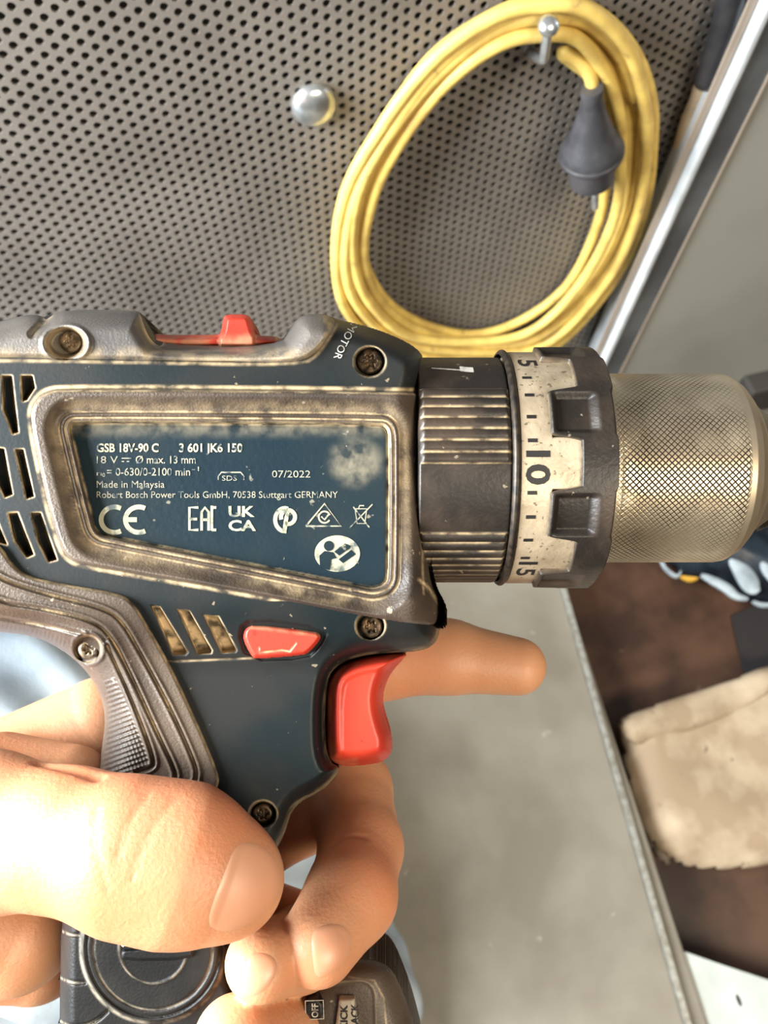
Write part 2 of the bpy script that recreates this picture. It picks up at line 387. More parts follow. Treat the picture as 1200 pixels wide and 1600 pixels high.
# plug on the cable's end
M_plug = mat('grey_rubber_plug', (0.032, 0.032, 0.036), .5, col2=(.060, .056, .060), scale=60, bump=.2, bscale=500)
A = onY(925, 138, YW - .026); B = onY(924, 290, YW - .026)
ax = (B - A) / np.linalg.norm(B - A); Lp = np.linalg.norm(B - A)
plug = empty('plug', A); plug.parent = coil; plug.location = Vector(A) - coil.location
prof = [(0, .0062), (.002, .0068), (.006, .0062), (.10 * Lp + .006, .0075), (.36 * Lp, .0118), (.48 * Lp, .0150), (.54 * Lp, .0182), (.60 * Lp, .0196), (.655 * Lp, .0192), (.66 * Lp, .0146), (.92 * Lp, .0142), (.93 * Lp, .0130)]
bpy.data.objects.remove(plug)
v, fs = lathe_geo(prof, local(coil, A), ax, 36); plug = autosharp(mesh('plug', v, fs, M_plug, coil), 35)
v, fs = lathe_geo([(.60 * Lp, .0194), (.61 * Lp, .0202), (.64 * Lp, .0202), (.65 * Lp, .0194)], local(coil, A), ax, 36)
mesh('flange_rim', v, fs, M_plug, plug)
for sg in (-1, 1):
    o = local(coil, A) + np.array([0, sg * .0095, 0]) + ax * .93 * Lp + np.array([sg * .001, 0, 0])
    v, fs = lathe_geo([(0, .0024), (.016, .0024), (.0175, .0018)], o, ax, 14); mesh('pin', v, fs, M_zinc, plug)

# sleeve and tan cable beside the panel edge
M_tan = mat('tan_cable', (0.55, 0.42, 0.27), .55, col2=(.42, .31, .20), scale=80)
M_sleeve = mat('black_sleeve', (0.016, 0.016, 0.019), .4, col2=(.035, .033, .035), scale=40, bump=.3, bscale=150)
tcb = empty('sleeved_cable', onY(990, 360, YW - .006)); tag(tcb, 'tan cable in a black sleeve running down beside the bright panel edge', 'cable')
P = spline([onY(x, y, YW - .0065) for x, y in [(1103, 100), (1090, 150), (1070, 200), (1046, 300), (1018, 400), (985, 470), (940, 540), (905, 590)]], 60)
tube('cable', local(tcb, P), .0045, M_tan, tcb, 14)
P = spline([onY(x, y, YW - .010) for x, y in [(1158, -60), (1142, 0), (1129, 50), (1113, 100), (1101, 132)]], 40)
tube('sleeve', local(tcb, P), np.interp(np.arange(40), [0, 30, 36, 39], [.0082, .0078, .0082, .0066]), M_sleeve, tcb, 18)

# ================================================================= LOWER BAY CONTENTS
# soft shapes from a boundary polygon: puffed cloth
def puff(name, pts, z0, h, m, parent=None, n=46, seed=1, wr=.002, edge=.25):
    W = np.array([onZ(x, y, z0)[:2] for x, y in pts]); W = chaikin(W, 2)
    x0, y0 = W.min(0); x1, y1 = W.max(0); st = max(x1 - x0, y1 - y0) / n
    X, Y = np.meshgrid(np.arange(x0 - st, x1 + 2 * st, st), np.arange(y0 - st, y1 + 2 * st, st))
    d = sdf(X, Y, W); gy, gx = np.gradient(d, st); dc = (d[:-1, :-1] + d[1:, :-1] + d[:-1, 1:] + d[1:, 1:]) / 4; keep = dc > 0
    used = np.zeros(d.shape, bool); used[:-1, :-1] |= keep; used[1:, :-1] |= keep; used[:-1, 1:] |= keep; used[1:, 1:] |= keep
    g = np.sqrt(gx * gx + gy * gy) + 1e-6; out = used & (d < 0); X = np.where(out, X - gx / g * d, X); Y = np.where(out, Y - gy / g * d, Y); d = np.where(out, 0, d)
    rg = np.random.RandomState(seed); w_ = 0
    for _ in range(9):
        a = rg.uniform(0, 6.28); fq = rg.uniform(25, 110); w_ = w_ + np.sin((X * math.cos(a) + Y * math.sin(a)) * fq + rg.uniform(0, 6) + 1.3 * np.sin(fq * .5 * (X * math.sin(a) - Y * math.cos(a)))) / (fq / 50)
    z = z0 + h * np.sqrt(np.clip(d / (edge * (y1 - y0)), 0, 1)) + wr * w_ * np.clip(d / .01, 0, 1)
    idx = -np.ones(d.shape, int); idx[used] = np.arange(used.sum()); V = np.stack([X[used], Y[used], z[used]], -1)
    a, b, c, e = idx[:-1, :-1][keep], idx[1:, :-1][keep], idx[1:, 1:][keep], idx[:-1, 1:][keep]; Q = np.stack([a, e, c, b], -1)
    Vb = V.copy(); Vb[:, 2] = z0 - .0015; nv = len(V)
    E = np.concatenate([Q[:, [0, 1]], Q[:, [1, 2]], Q[:, [2, 3]], Q[:, [3, 0]]]); key = np.sort(E, 1)
    _, inv, cnt = np.unique(key, axis=0, return_inverse=True, return_counts=True); bd = E[cnt[inv.ravel()] == 1]
    Q = np.vstack([Q, Q[:, ::-1] + nv, np.stack([bd[:, 1], bd[:, 0], bd[:, 0] + nv, bd[:, 1] + nv], -1)])
    return mesh(name, np.vstack([V, Vb]), Q, m, parent)
M_hide = mat('beige_leather', (0.66, 0.53, 0.37), .7, col2=(0.40, 0.29, 0.185), scale=16, bump=.4, bscale=260, speck=((.12, .085, .05), 70, .69, .7))
hide = puff('leather_pad', [(970, 1140), (962, 1125), (1005, 1108), (1060, 1095), (1130, 1070), (1215, 1035), (1330, 1010), (1400, 1300), (1210, 1352), (1120, 1360), (1055, 1352), (1010, 1310), (985, 1240), (972, 1170)], ZB + .028, .020, M_hide, wr=.0009, edge=.14)
tag(hide, 'stained beige leather pad lying on the brown board right of the lip', 'pad')
fold = puff('fold', [(964, 1128), (1005, 1106), (1130, 1068), (1215, 1032), (1215, 1080), (1120, 1130), (1030, 1155), (985, 1168)], ZB + .046, .010, M_hide, hide, seed=4, wr=.0008)
und = puff('leather_underlay', [(985, 1150), (990, 1250), (1005, 1310), (1045, 1362), (1050, 1330), (1000, 1200)], ZB + .004, .012, M_taupe, None, n=24)
tag(und, 'dark edge of a second brown hide peeking from under the beige pad', 'pad')
M_grey = mat('dark_grey_plate', (0.030, 0.026, 0.026), .5)
v = [onZ(x, y, ZB + .004) for x, y in [(1143, 962), (1215, 930), (1300, 940), (1300, 1040), (1165, 1062)]]; n = 5
v = v + [p - np.array([0, 0, .003]) for p in v]
pl = autosharp(mesh('dark_plate', v, [tuple(range(n))[::-1], tuple(range(n, 2 * n))] + [(i, (i + 1) % n, n + (i + 1) % n, n + i) for i in range(n)], M_grey, smooth=False))
tag(pl, 'flat dark grey plate lying behind the beige leather pad', 'plate')
# dark strapped bag behind the chuck
M_navy = mat('navy_fabric', (0.006, 0.010, 0.016), .4, col2=(.022, .035, .05), scale=40, bump=.4, bscale=200)
M_pale = mat('pale_reflective_strip', (0.50, 0.58, 0.62), .35, col2=(.32, .38, .42), scale=50)
M_yel = mat('yellow_tag', (0.75, 0.42, 0.06), .5)
bag = puff('strapped_bag', [(1035, 868), (1050, 888), (1085, 905), (1120, 915), (1165, 940), (1215, 946), (1320, 930), (1320, 800), (1060, 800)], ZB + .008, .055, M_navy, n=60, seed=8, wr=.0016)
tag(bag, 'navy black bag with pale reflective strips and a small yellow tag behind the drill chuck', 'bag')
def strip(name, pts, wd, z, m, parent):
    P = np.array([onZ(x, y, z) for x, y in pts]); P = spline(P, 30); T = np.gradient(P, axis=0); T /= np.linalg.norm(T, axis=1)[:, None]
    S = np.cross(T, [0, 0, 1.]); wds = wd * np.sin(np.linspace(.35, 2.8, 30))[:, None]
    v = np.concatenate([P - S * wds, P - S * wds * .5 + [0, 0, .0022], P + S * wds * .5 + [0, 0, .0022], P + S * wds, P + S * wds - [0, 0, .003], P - S * wds - [0, 0, .003]]); fs = []
    for i in range(29):
        for k in range(6): k2 = (k + 1) % 6; fs.append((k * 30 + i, k * 30 + i + 1, k2 * 30 + i + 1, k2 * 30 + i))
    fs += [tuple(k * 30 for k in range(6)), tuple(k * 30 + 29 for k in range(6))[::-1]]
    return autosharp(mesh(name, v, fs, m, parent), 50)
strip('strap', [(1030, 872), (1042, 890), (1058, 900), (1064, 892)], .0022, ZB + .030, M_pale, bag)
strip('strap', [(1096, 898), (1112, 905), (1135, 918), (1150, 930), (1168, 936)], .0062, ZB + .036, M_pale, bag)
strip('strap', [(1142, 872), (1160, 892), (1175, 915), (1185, 925)], .0120, ZB + .050, M_pale, bag)
strip('strap', [(1176, 940), (1195, 945), (1230, 942)], .0030, ZB + .030, M_pale, bag)
strip('strap', [(1190, 868), (1200, 890), (1215, 915)], .0070, ZB + .056, M_pale, bag)
strip('yellow_tag', [(1064, 901), (1078, 904), (1090, 904)], .0036, ZB + .032, M_yel, bag)
# dark box by the panel
M_box = mat('dark_box', (0.045, 0.040, 0.036), .6)
q0 = onY(1163, 588, YP)
bx = bbox_obj('dark_bracket', (q0[0], YP - .022, q0[2] - .05), (q0[0] + .10, YP + .002, q0[2]), M_box, bev=.003)
tag(bx, 'dark grey bracket on the grey panel just above the chuck tip', 'bracket')

# ================================================================= DRILL
drill = empty('cordless_drill')
drill.matrix_world = Matrix.Translation(Vector(CAM + ray(600, 800) * D0 / 1000)) @ RM
tag(drill, 'worn dark teal cordless hammer drill held sideways with red trigger and knurled steel chuck', 'drill')

sil = chaikin([(-90, 540), (-40, 512), (0, 502), (38, 492), (60, 492), (68, 496), (84, 489), (108, 484), (208, 484), (222, 489), (236, 514), (252, 538), (436, 538), (452, 514), (470, 491), (508, 490),
               (524, 498), (560, 506), (600, 518), (636, 534), (652, 545), (664, 560), (670, 760), (678, 905), (690, 932), (688, 985), (680, 1008), (655, 1018),
               (600, 1022), (560, 1028), (530, 1040), (514, 1062), (509, 1120), (512, 1188), (535, 1200), (512, 1232), (458, 1258), (447, 1300), (425, 1340), (395, 1400),
               (380, 1500), (120, 1500), (115, 1440), (125, 1330), (143, 1240), (152, 1205), (158, 1175), (165, 1130), (160, 1092), (142, 1056), (108, 1022), (60, 995), (0, 987), (-90, 985)], 2)
def hmax(Y): return 25 - 6.5 * ss(Y, 930, 1060)
def base_from(d, X, Y):
    wd = 62 - 24 * ss(Y, 640, 570) - 34 * ss(Y, 960, 1030) * ss(X, 230, 330)
    t = 1 - np.clip(d / wd, 0, 1)
    return hmax(Y) * (1 - t ** 2.6) ** .55
def base(X, Y): return base_from(sdf(X, Y, sil), X, Y)
label_q = chaikin([(110, 664), (120, 661), (590, 664), (604, 668), (607, 690), (606, 895), (603, 912), (585, 919), (570, 917), (170, 838), (152, 832), (145, 815), (112, 680)], 2)
frame_q = chaikin([(47, 660), (50, 632), (68, 612), (100, 606), (640, 611), (657, 615), (660, 640), (666, 800), (674, 905), (692, 936), (689, 972), (676, 979), (560, 962), (380, 925), (140, 885), (108, 876), (92, 850), (72, 780)], 2)
vents = [[(4, 588), (18, 588), (28, 675), (20, 677), (14, 660), (6, 640)], [(34, 588), (50, 588), (54, 606), (42, 624), (36, 626)],
         [(-8, 700), (6, 702), (19, 772), (8, 776), (-8, 740)], [(25, 703), (36, 703), (52, 775), (42, 778)],
         [(14, 803), (27, 802), (52, 866), (42, 870), (24, 845)], [(50, 803), (63, 802), (88, 874), (76, 877), (60, 845)],
         [(-30, 588), (-12, 588), (-8, 670), (-26, 660)], [(-28, 803), (-10, 802), (10, 850), (-4, 846)]]
lvents = [[(236, 946), (250, 948), (294, 1018), (290, 1023), (271, 1023)], [(277, 952), (296, 954), (332, 1016), (330, 1021), (309, 1022)], [(318, 961), (342, 963), (370, 1014), (368, 1019), (347, 1020)]]
screws = [(578, 565, 22), (579, 978, 20), (411, 1272, 19), (135, 1014, 20)]
def housing_z(X, Y, d):
    z = base_from(d, X, Y); dirt = np.zeros_like(X)
    df = sdf(X, Y, frame_q)
    z = np.where(sdf(X, Y, label_q) > -14, np.minimum(z, 18.5), z)
    z = z - 9 * (1 - ss(np.hypot((X - 103) / 1.25, Y - 536), 22, 27)) - 7 * (1 - ss(np.hypot(X - 137, Y - 1014), 21, 24))
    dirt = np.maximum(dirt, .85 * np.clip(1 - np.abs(df + 3) / 4.5, 0, 1) * (Y < 940))
    for v_ in vents:
        dv = sdf(X, Y, v_); z = z - 9 * ss(dv, -1.5, 2.5); dirt = np.maximum(dirt, .8 * np.clip(1 - np.abs(dv + .5) / 3.5, 0, 1)); 
    for v_ in lvents:
        dv = sdf(X, Y, v_); z = z - 4.2 * ss(dv, -1, 3) ; dirt = np.maximum(dirt, 1.0 * ss(dv, -1.5, 1.5))
    for (cx, cy, r) in screws[:3]:
        rr = np.hypot(X - cx, (Y - cy) * 1.05); z = z - 4.5 * (1 - ss(rr, r, r + 3)); dirt = np.maximum(dirt, .45 * np.clip(1 - np.abs(rr - r - 3) / 3, 0, 1))
    ln = seg_dist(X, Y, [(262, 1034), (330, 1031), (400, 1028)], False); z = z - .35 * np.clip(1 - ln / 2.2, 0, 1); dirt = np.maximum(dirt, .55 * np.clip(1 - ln / 2.2, 0, 1))
    rs = sdf(X, Y, chaikin([(370, 984), (395, 966), (515, 982), (500, 1012), (480, 1030), (385, 1033)], 1)); z = z - .9 * ss(rs, -2, 2)
    ln = seg_dist(X, Y, opencut([(-60, 566), (0, 563), (200, 566), (470, 571), (500, 552), (526, 508)], 2), False); dirt = np.maximum(dirt, .6 * np.clip(1 - ln / 4, 0, 1))
    dirt = np.maximum(dirt, .35 * np.clip(1 - np.abs(d - 2) / 6, 0, 1) * (Y > 900))
    return z, dirt
relief('housing', sil, housing_z, M_teal, drill, step=1.6, mirror=lambda X, Y, d: base_from(d, X, Y) + .3)

top_q = chaikin([(-90, 540), (-40, 512), (0, 502), (38, 492), (60, 492), (68, 496), (84, 489), (108, 484), (208, 484), (222, 489), (236, 514), (252, 538), (436, 538), (452, 514), (470, 491), (506, 490),
                 (524, 499), (523, 512), (508, 536), (488, 556), (470, 564), (430, 566), (200, 562), (100, 560), (0, 558), (-90, 560)], 2)
def top_z(X, Y, d):
    z = base(X, Y) + 1.7 * (1 - (1 - np.clip(d / 8, 0, 1)) ** 2) + .2
    dirt = .35 * ss(Y, 535, 560)
    e = np.hypot((X - 103) / 1.25, (Y - 536)) ; rim = np.clip(1 - np.abs(e - 29) / 4.5, 0, 1); z = z + .9 * rim
    z = z - 8 * (1 - ss(e, 17, 26)); dirt = np.maximum(dirt, .9 * np.clip(1 - np.abs(e - 22) / 6, 0, 1))
    no = seg_dist(X, Y, [(50, 522), (66, 505), (78, 493)], False); z = z - 1.8 * np.clip(1 - no / 8, 0, 1); dirt = np.maximum(dirt, .7 * np.clip(1 - no / 6, 0, 1))
    e2 = sdf(X, Y, chaikin([(214, 486), (226, 486), (262, 534), (250, 548), (228, 530)], 2)); z = z - 3 * ss(e2, -2, 8); dirt = np.maximum(dirt, .95 * ss(e2, -2, 4))
    l = seg_dist(X, Y, [(508, 500), (518, 508), (500, 540), (480, 558)], False); dirt = np.maximum(dirt, .5 * np.clip(1 - l / 5, 0, 1))
    return z, dirt
relief('top_grip_strip', top_q, top_z, M_rubtop, drill, step=1.6, zb=-6)

def frame_z(X, Y, d):
    dl = -sdf(X, Y, label_q); b = base(X, Y)
    z = b + .3 + 3.0 * (1 - (1 - np.clip(d / 6, 0, 1)) ** 2.2) - 2.6 * (1 - ss(dl, 20, 46))
    g = np.clip(1 - np.abs(dl - 9) / 2.2, 0, 1) + np.clip(1 - np.abs(dl - 18) / 2.6, 0, 1); z = z - .55 * g + .35 * np.clip(1 - np.abs(dl - 13.5) / 3, 0, 1)
    dirt = np.maximum(.85 * np.clip(1.1 - np.abs(dl - 9) / 2.0, 0, 1), .75 * np.clip(1.1 - np.abs(dl - 19) / 2.4, 0, 1))
    dirt = np.maximum(dirt, .7 * np.clip(1 - np.abs(d - 3) / 2.4, 0, 1) * (Y < 700)); dirt = np.maximum(dirt, .9 * np.clip(1 - dl / 3, 0, 1))
    dirt = np.maximum(dirt, .42 * np.clip(1 - np.abs(dl - 27) / 14, 0, 1) * (.5 + .5 * np.sin(X * .021 + 1) * np.cos(Y * .017)))
    for px_, w_ in ((651, 3.0), ):
        l = np.abs(X - (px_ + (Y - 620) * .035)); k = (Y > 612) & (Y < 930); z = z - .5 * np.clip(1 - l / 2, 0, 1) * k; dirt = np.maximum(dirt, .6 * np.clip(1 - l / 3, 0, 1) * k)
    l = seg_dist(X, Y, [(655, 906), (668, 918), (688, 945)], False); z = z - .9 * np.clip(1 - l / 3, 0, 1); dirt = np.maximum(dirt, .9 * np.clip(1 - l / 4.5, 0, 1))
    return z, dirt
relief('side_bumper_frame', frame_q, frame_z, M_rub, drill, step=1.5, zb=18, holes=[label_q])

grip_q = chaikin([(-90, 830), (-30, 838), (0, 850), (18, 880), (42, 900), (100, 912), (188, 927), (208, 940), (230, 975), (270, 1045), (318, 1150), (343, 1212), (342, 1228), (325, 1262), (250, 1300), (135, 1290),
                  (143, 1240), (152, 1205), (158, 1175), (165, 1130), (160, 1092), (142, 1056), (108, 1022), (60, 995), (0, 987), (-90, 985)], 2)
g1 = opencut([(-60, 862), (0, 905), (60, 925), (160, 950), (190, 968), (225, 1030), (268, 1110), (306, 1195), (308, 1215), (298, 1235)], 2)
g2 = opencut([(-60, 905), (0, 942), (60, 950), (140, 968), (172, 990), (205, 1055), (248, 1150), (275, 1205), (274, 1220), (262, 1228)], 2)
g3 = opencut([(-60, 950), (0, 966), (60, 975), (130, 992)], 2)
g4 = opencut([(168, 1010), (180, 1035), (205, 1090), (232, 1160), (241, 1190), (238, 1200), (212, 1207), (203, 1218)], 2)
def grip_z(X, Y, d):
    z = base(X, Y) + 1.6 * (1 - (1 - np.clip(d / 6, 0, 1)) ** 2) + .1; dirt = .85 * np.clip(1 - np.abs(d - 2) / 3, 0, 1) * (X > 150 + (Y < 945) * -300) * (sdf(X, Y, sil) > 25)
    for i, g in enumerate((g1, g2, g3, g4)):
        l = seg_dist(X, Y, g, False); z = z - 1.1 * np.clip(1 - l / 3.2, 0, 1) + .5 * np.clip(1 - np.abs(l - 5.5) / 4, 0, 1)
        dirt = np.maximum(dirt, (.75 if i < 2 else .5) * np.clip(1 - l / 2.8, 0, 1) * (.6 + .4 * np.sin(X * .05 + Y * .03)))
    # cross-hatched grip field
    reg = np.clip(sdf(X, Y, [(160, 1060), (180, 1055), (236, 1190), (195, 1240), (120, 1240), (158, 1180), (168, 1130)]) / 6, 0, 1)
    u = X * .35 + Y * .94; z = z + .30 * reg * np.sin(u * 2 * math.pi / 7.5) + .10 * reg * np.sin((X * .94 - Y * .35) * 2 * math.pi / 6)
    reg2 = np.clip(sdf(X, Y, [(-90, 975), (0, 970), (70, 982), (125, 1005), (100, 1012), (40, 992), (-90, 988)]) / 5, 0, 1); z = z + .18 * reg2 * np.sin((X + .3 * Y) * 2 * math.pi / 7)
    rr = np.hypot((X - 137), (Y - 1014) * 1.0); z = z - 5 * (1 - ss(rr, 19, 23)); z = z + .7 * np.clip(1 - np.abs(rr - 26) / 4, 0, 1); dirt = np.maximum(dirt, .35 * np.clip(1 - np.abs(rr - 21) / 3, 0, 1))
    return z, dirt
relief('handle_grip', grip_q, grip_z, M_rub, drill, step=1.5, zb=-6)

ZL = 22.9
def lab_z(X, Y, d):
    dirt = .75 * np.clip(1 - d / 3.5, 0, 1) + .30 * (1 - ss(np.hypot((X - 556) * .9, Y - 722), 18, 48)) + .25 * (1 - ss(Y, 664, 690))
    return 22.4 + .5 * (1 - (1 - np.clip(d / 5, 0, 1)) ** 2) + 0 * X, np.clip(dirt, 0, 1)
relief('label_plate', label_q, lab_z, M_label, drill, step=2.2, zb=18)

# screws with star recess
def screw(cx, cy, r, zt, m=M_screw):
    a = np.linspace(0, 2 * np.pi, 40, endpoint=False); circ = np.stack([cx + r * np.cos(a), cy + r * np.sin(a)], -1)
    def z(X, Y, d):
        th = np.arctan2(Y - cy, X - cx); rr = np.hypot(X - cx, Y - cy); star = r * (.42 + .13 * np.cos(6 * th + .4))
        return zt - 1.0 * (1 - ss(rr, star - 1, star + 1.2)) - .6 * (1 - np.clip(d / 4, 0, 1)) ** 2, .25 * np.clip(1 - np.abs(rr - star) / 3, 0, 1)
    return relief('screw', circ, z, m, drill, step=1.3, zb=zt - 4)
M_screw2 = mat('dusty_screw', (0.06, 0.045, 0.03), .45, metal=.4, col2=(.30, .22, .14), scale=500, dirtcol=(.4, .3, .18))
def bz(x, y): return float(base(np.array([[float(x)]]), np.array([[float(y)]]))[0, 0])
screw(578, 565, 19.5, bz(578, 565) - 2.8); screw(580, 979, 17.5, bz(579, 978) - 2.6); screw(411, 1272, 16, bz(411, 1272) - 2.8)
screw(138, 1014, 16, bz(137, 1014) - 1.6, M_screw2); screw(111, 534, 17.5, bz(108, 534) - 3.6, M_screw2)

# red parts
sw_q = chaikin([(380, 988), (384, 980), (397, 974), (494, 986), (502, 993), (499, 1002), (484, 1019), (474, 1024), (399, 1030), (392, 1024), (380, 1000)], 1)
def sw_z(X, Y, d):
    l = seg_dist(X, Y, [(404, 1012), (404, 1020), (440, 1016), (452, 1018), (462, 1005)], False)
    return 20.8 + 2.2 * (1 - (1 - np.clip(d / 6, 0, 1)) ** 2) - .30 * np.clip(1 - l / 2, 0, 1) + .012 * (1000 - Y), np.maximum(.5 * np.clip(1 - (Y - (976 + (X - 397) * .12)) / 9, 0, 1), .9 * np.clip(1 - l / 2.2, 0, 1))
relief('direction_switch', sw_q, sw_z, M_red, drill, step=1.4, zb=14)
tr_q = chaikin([(509, 1090), (512, 1062), (526, 1042), (556, 1028), (600, 1021), (640, 1020), (626, 1034), (608, 1056), (600, 1078), (598, 1100), (604, 1126), (613, 1152), (613, 1172), (606, 1186), (588, 1194), (540, 1198), (520, 1192), (510, 1178)], 2)
def tr_z(X, Y, d):
    t = 1 - np.clip(d / 26, 0, 1); z = 13.5 * (1 - t ** 2.4) ** .6 + 1.2 * ss(seg_dist(X, Y, opencut([(512, 1180), (512, 1064), (540, 1036), (600, 1023)], 2), False), 26, 10)
    return z, .30 * np.clip(1 - np.abs(d - 6) / 9, 0, 1) * (X < 560) + .0 * X
relief('trigger', tr_q, tr_z, M_red, drill, step=1.5, mirror=lambda X, Y, d: 11 * (1 - (1 - np.clip(d / 26, 0, 1)) ** 2.4) ** .6)
red_q = chaikin([(232, 530), (240, 521), (262, 523), (340, 523), (345, 520), (349, 495), (354, 491), (386, 491), (391, 495), (398, 521), (404, 524), (440, 526), (446, 545), (236, 545)], 1)
relief('gear_selector', red_q, lambda X, Y, d: (6 + 7 * np.clip(d / 8, 0, 1) ** .5 - 4 * ss(np.abs(X - 370), 24, 30), .45 * ss(Y, 516, 534)), M_red, drill, step=1.4, mirror=lambda X, Y, d: 6 + 0 * X)

# -------- gear collar, torque ring, chuck: turned about the drill's axis
AY = 10.9                                    # axis height, mm; x runs along it
def turned(name, Xf, Rf, th0, th1, nth, ns, m, parent=drill, close=True, attr=None):
    """Xf(s, th), Rf(s, th) in mm; th=0 faces the viewer, positive up (degrees)"""
    th = np.radians(np.linspace(th0, th1, nth)); s = np.linspace(0, 1, ns); S, T = np.meshgrid(s, th, indexing='ij')
    X = Xf(S, np.degrees(T)); r = Rf(S, np.degrees(T)); V = np.stack([X, AY + r * np.sin(T), r * np.cos(T)], -1).reshape(-1, 3) / 1000
    i, j = np.meshgrid(np.arange(ns - 1), np.arange(nth - 1), indexing='ij'); a = i * nth + j
    Q = np.stack([a, a + nth, a + nth + 1, a + 1], -1).reshape(-1, 4)
    at_ = attr(S, np.degrees(T)).ravel() if attr else np.zeros(len(V))
    return mesh(name, V, Q, m, parent, attr=at_)
def ribsaw(T):
    k = ((T > -1) & (T < 37)) | ((T < -34) & (T > -92)); ph = np.mod(np.where(T > -20, T + 1, T + 34), 5.4) / 5.4
    return k, ph
def colR(S, T):
    k, ph = ribsaw(T); r = 27.4 + k * (.25 + .85 * np.sin(np.pi * ph) ** .6) * ss(S, .02, .06) * (1 - ss(S, .94, .98))
    return r - 3.2 * (1 - ss(S, 0, .012)) * 1.0 - 2.5 * ss(S, .985, 1)
turned('hammer_collar', lambda S, T: 7.5 + S * 20.6, colR, -180, 180, 1201, 60, M_black,
       attr=lambda S, T: ribsaw(T)[0] * .75 * np.clip(1 - np.minimum(ribsaw(T)[1], 1 - ribsaw(T)[1]) / .16, 0, 1) * (S > .02))
turned('collar_ring', lambda S, T: 27.8 + S * 1.8, lambda S, T: 28.2 + 1.1 * np.sqrt(np.clip(np.sin(np.pi * S), 0, 1)), -180, 180, 361, 12, M_dark)
def trap(T):                                 # 0 in a tooth of the silver ring, 1 in a black lug
    ph = np.mod(T - 21.7 + 22.5, 45) - 22.5; return 1 - ss(np.abs(ph), 9.6, 13.0), ph
RS = 28.7
turned('number_ring', lambda S, T: 29.2 + S * 14, lambda S, T: RS - 4 * (1 - ss(S, 0, .03)) - 3 * ss(29.2 + S * 14, 36.3, 36.8) * ss(trap(T)[0], .55, .9) + 0 * T, -180, 180, 721, 90, M_silver)
M_brass = mat('brass_washer', (0.75, 0.58, 0.30), .3, metal=.9)
def dX(S, T): t, ph = trap(T); x0 = 42.4 - 6.6 * t; return x0 + (51.0 - x0) * S
def dR(S, T):
    t, ph = trap(T); x = dX(S, T)
    r = 29.7 + .2 - 1.6 * (1 - ss(S, 0, .035)) * 1.0
    sc_ = ss(10.2 - np.abs(ph), 0, 3.0) * ss(x, 36.5, 38.2) * (1 - ss(x, 44.5, 47.0)); r = r - 1.5 * sc_ + .0 * x
    return r - 4.4 * ss(S, .90, 1) ** 2
turned('torque_dial', dX, dR, -180, 180, 1081, 70, M_black, attr=lambda S, T: .25 * (1 - ss(S, 0, .03)))
turned('washer', lambda S, T: 50.2 + .9 * S, lambda S, T: 24.7 - 1.2 * ss(S, .7, 1) + 0 * T, -180, 180, 181, 6, M_brass)
turned('dial_face', lambda S, T: 50.4 + .4 * S, lambda S, T: 26 - 6 * S, -180, 180, 181, 4, M_dark)
def knurl(m, t, p, co, mix, rng, noise):
    sep = t.nodes.new('ShaderNodeSeparateXYZ'); t.links.new(co.outputs['Object'], sep.inputs[0])
    def ma(op, a, b=None, c=None):
        n_ = t.nodes.new('ShaderNodeMath'); n_.operation = op
        for i, v_ in enumerate((a, b, c)):
            if v_ is None: continue
            if isinstance(v_, (int, float)): n_.inputs[i].default_value = v_
            else: t.links.new(v_, n_.inputs[i])
        return n_.outputs[0]
    yy = ma('SUBTRACT', sep.outputs[1], AY / 1000); th = ma('ARCTAN2', yy, sep.outputs[2])
    arc = ma('MULTIPLY', th, 23.5); xm = ma('MULTIPLY', sep.outputs[0], 1000.0)
    nz = ma('MULTIPLY', ma('SUBTRACT', noise(160, 3).outputs[0], .5), .5)
    k = 2 * math.pi / 1.42
    a = ma('ABSOLUTE', ma('SINE', ma('MULTIPLY', ma('ADD', ma('ADD', arc, xm), nz), k / 2)))
    b = ma('ABSOLUTE', ma('SINE', ma('MULTIPLY', ma('ADD', ma('SUBTRACT', arc, xm), nz), k / 2)))
    hgt = ma('MINIMUM', a, b); band = ma('MULTIPLY', rng(xm, 51.5, 53.0), rng(xm, 81.2, 81.8, 1, 0))
    wear = rng(noise(55, 3).outputs[0], .36, .56, .15, 1.0)
    line = rng(hgt, .16, .40, 1, 0); fac = ma('MULTIPLY', ma('MULTIPLY', line, band), wear)
    old = p.inputs['Base Color'].links[0].from_socket
    t.links.new(mix(old, (.045, .03, .018), fac), p.inputs['Base Color'])
    b_ = t.nodes.new('ShaderNodeBump'); b_.inputs['Strength'].default_value = .9; b_.inputs['Distance'].default_value = .00025
    t.links.new(ma('MULTIPLY', ma('MINIMUM', hgt, .55), ma('MULTIPLY', band, wear)), b_.inputs['Height']); t.links.new(b_.outputs[0], p.inputs['Normal'])
M_chuck = mat('knurled_steel', (0.78, 0.66, 0.46), .38, metal=.85, col2=(.58, .47, .33), scale=50, extra=knurl)
M_steel = mat('worn_steel', (0.42, 0.36, 0.28), .38, metal=.8, col2=(.26, .21, .16), scale=60)
cp = np.array([(49, 20), (50.5, 23.2), (51.2, 23.7), (53.0, 23.7), (53.3, 23.5), (81.5, 23.5), (83.2, 23.2), (85.2, 22.0), (87.0, 20.0), (88.2, 18.2), (88.6, 17.9)])
tt = np.linspace(0, 1, len(cp))
chuck = turned('chuck_sleeve', lambda S, T: np.interp(S, tt, cp[:, 0]) + 0 * T, lambda S, T: np.interp(S, tt, cp[:, 1]) + 0 * T, -180, 180, 241, 101, M_chuck)
np2 = np.array([(88.0, 17.6), (89, 17.4), (93, 14.5), (100, 10), (101, 4)])
turned('chuck_nose', lambda S, T: np.interp(S, np.linspace(0, 1, 5), np2[:, 0]) + 0 * T, lambda S, T: np.interp(S, np.linspace(0, 1, 5), np2[:, 1]) + 0 * T, -180, 180, 121, 41, M_steel)
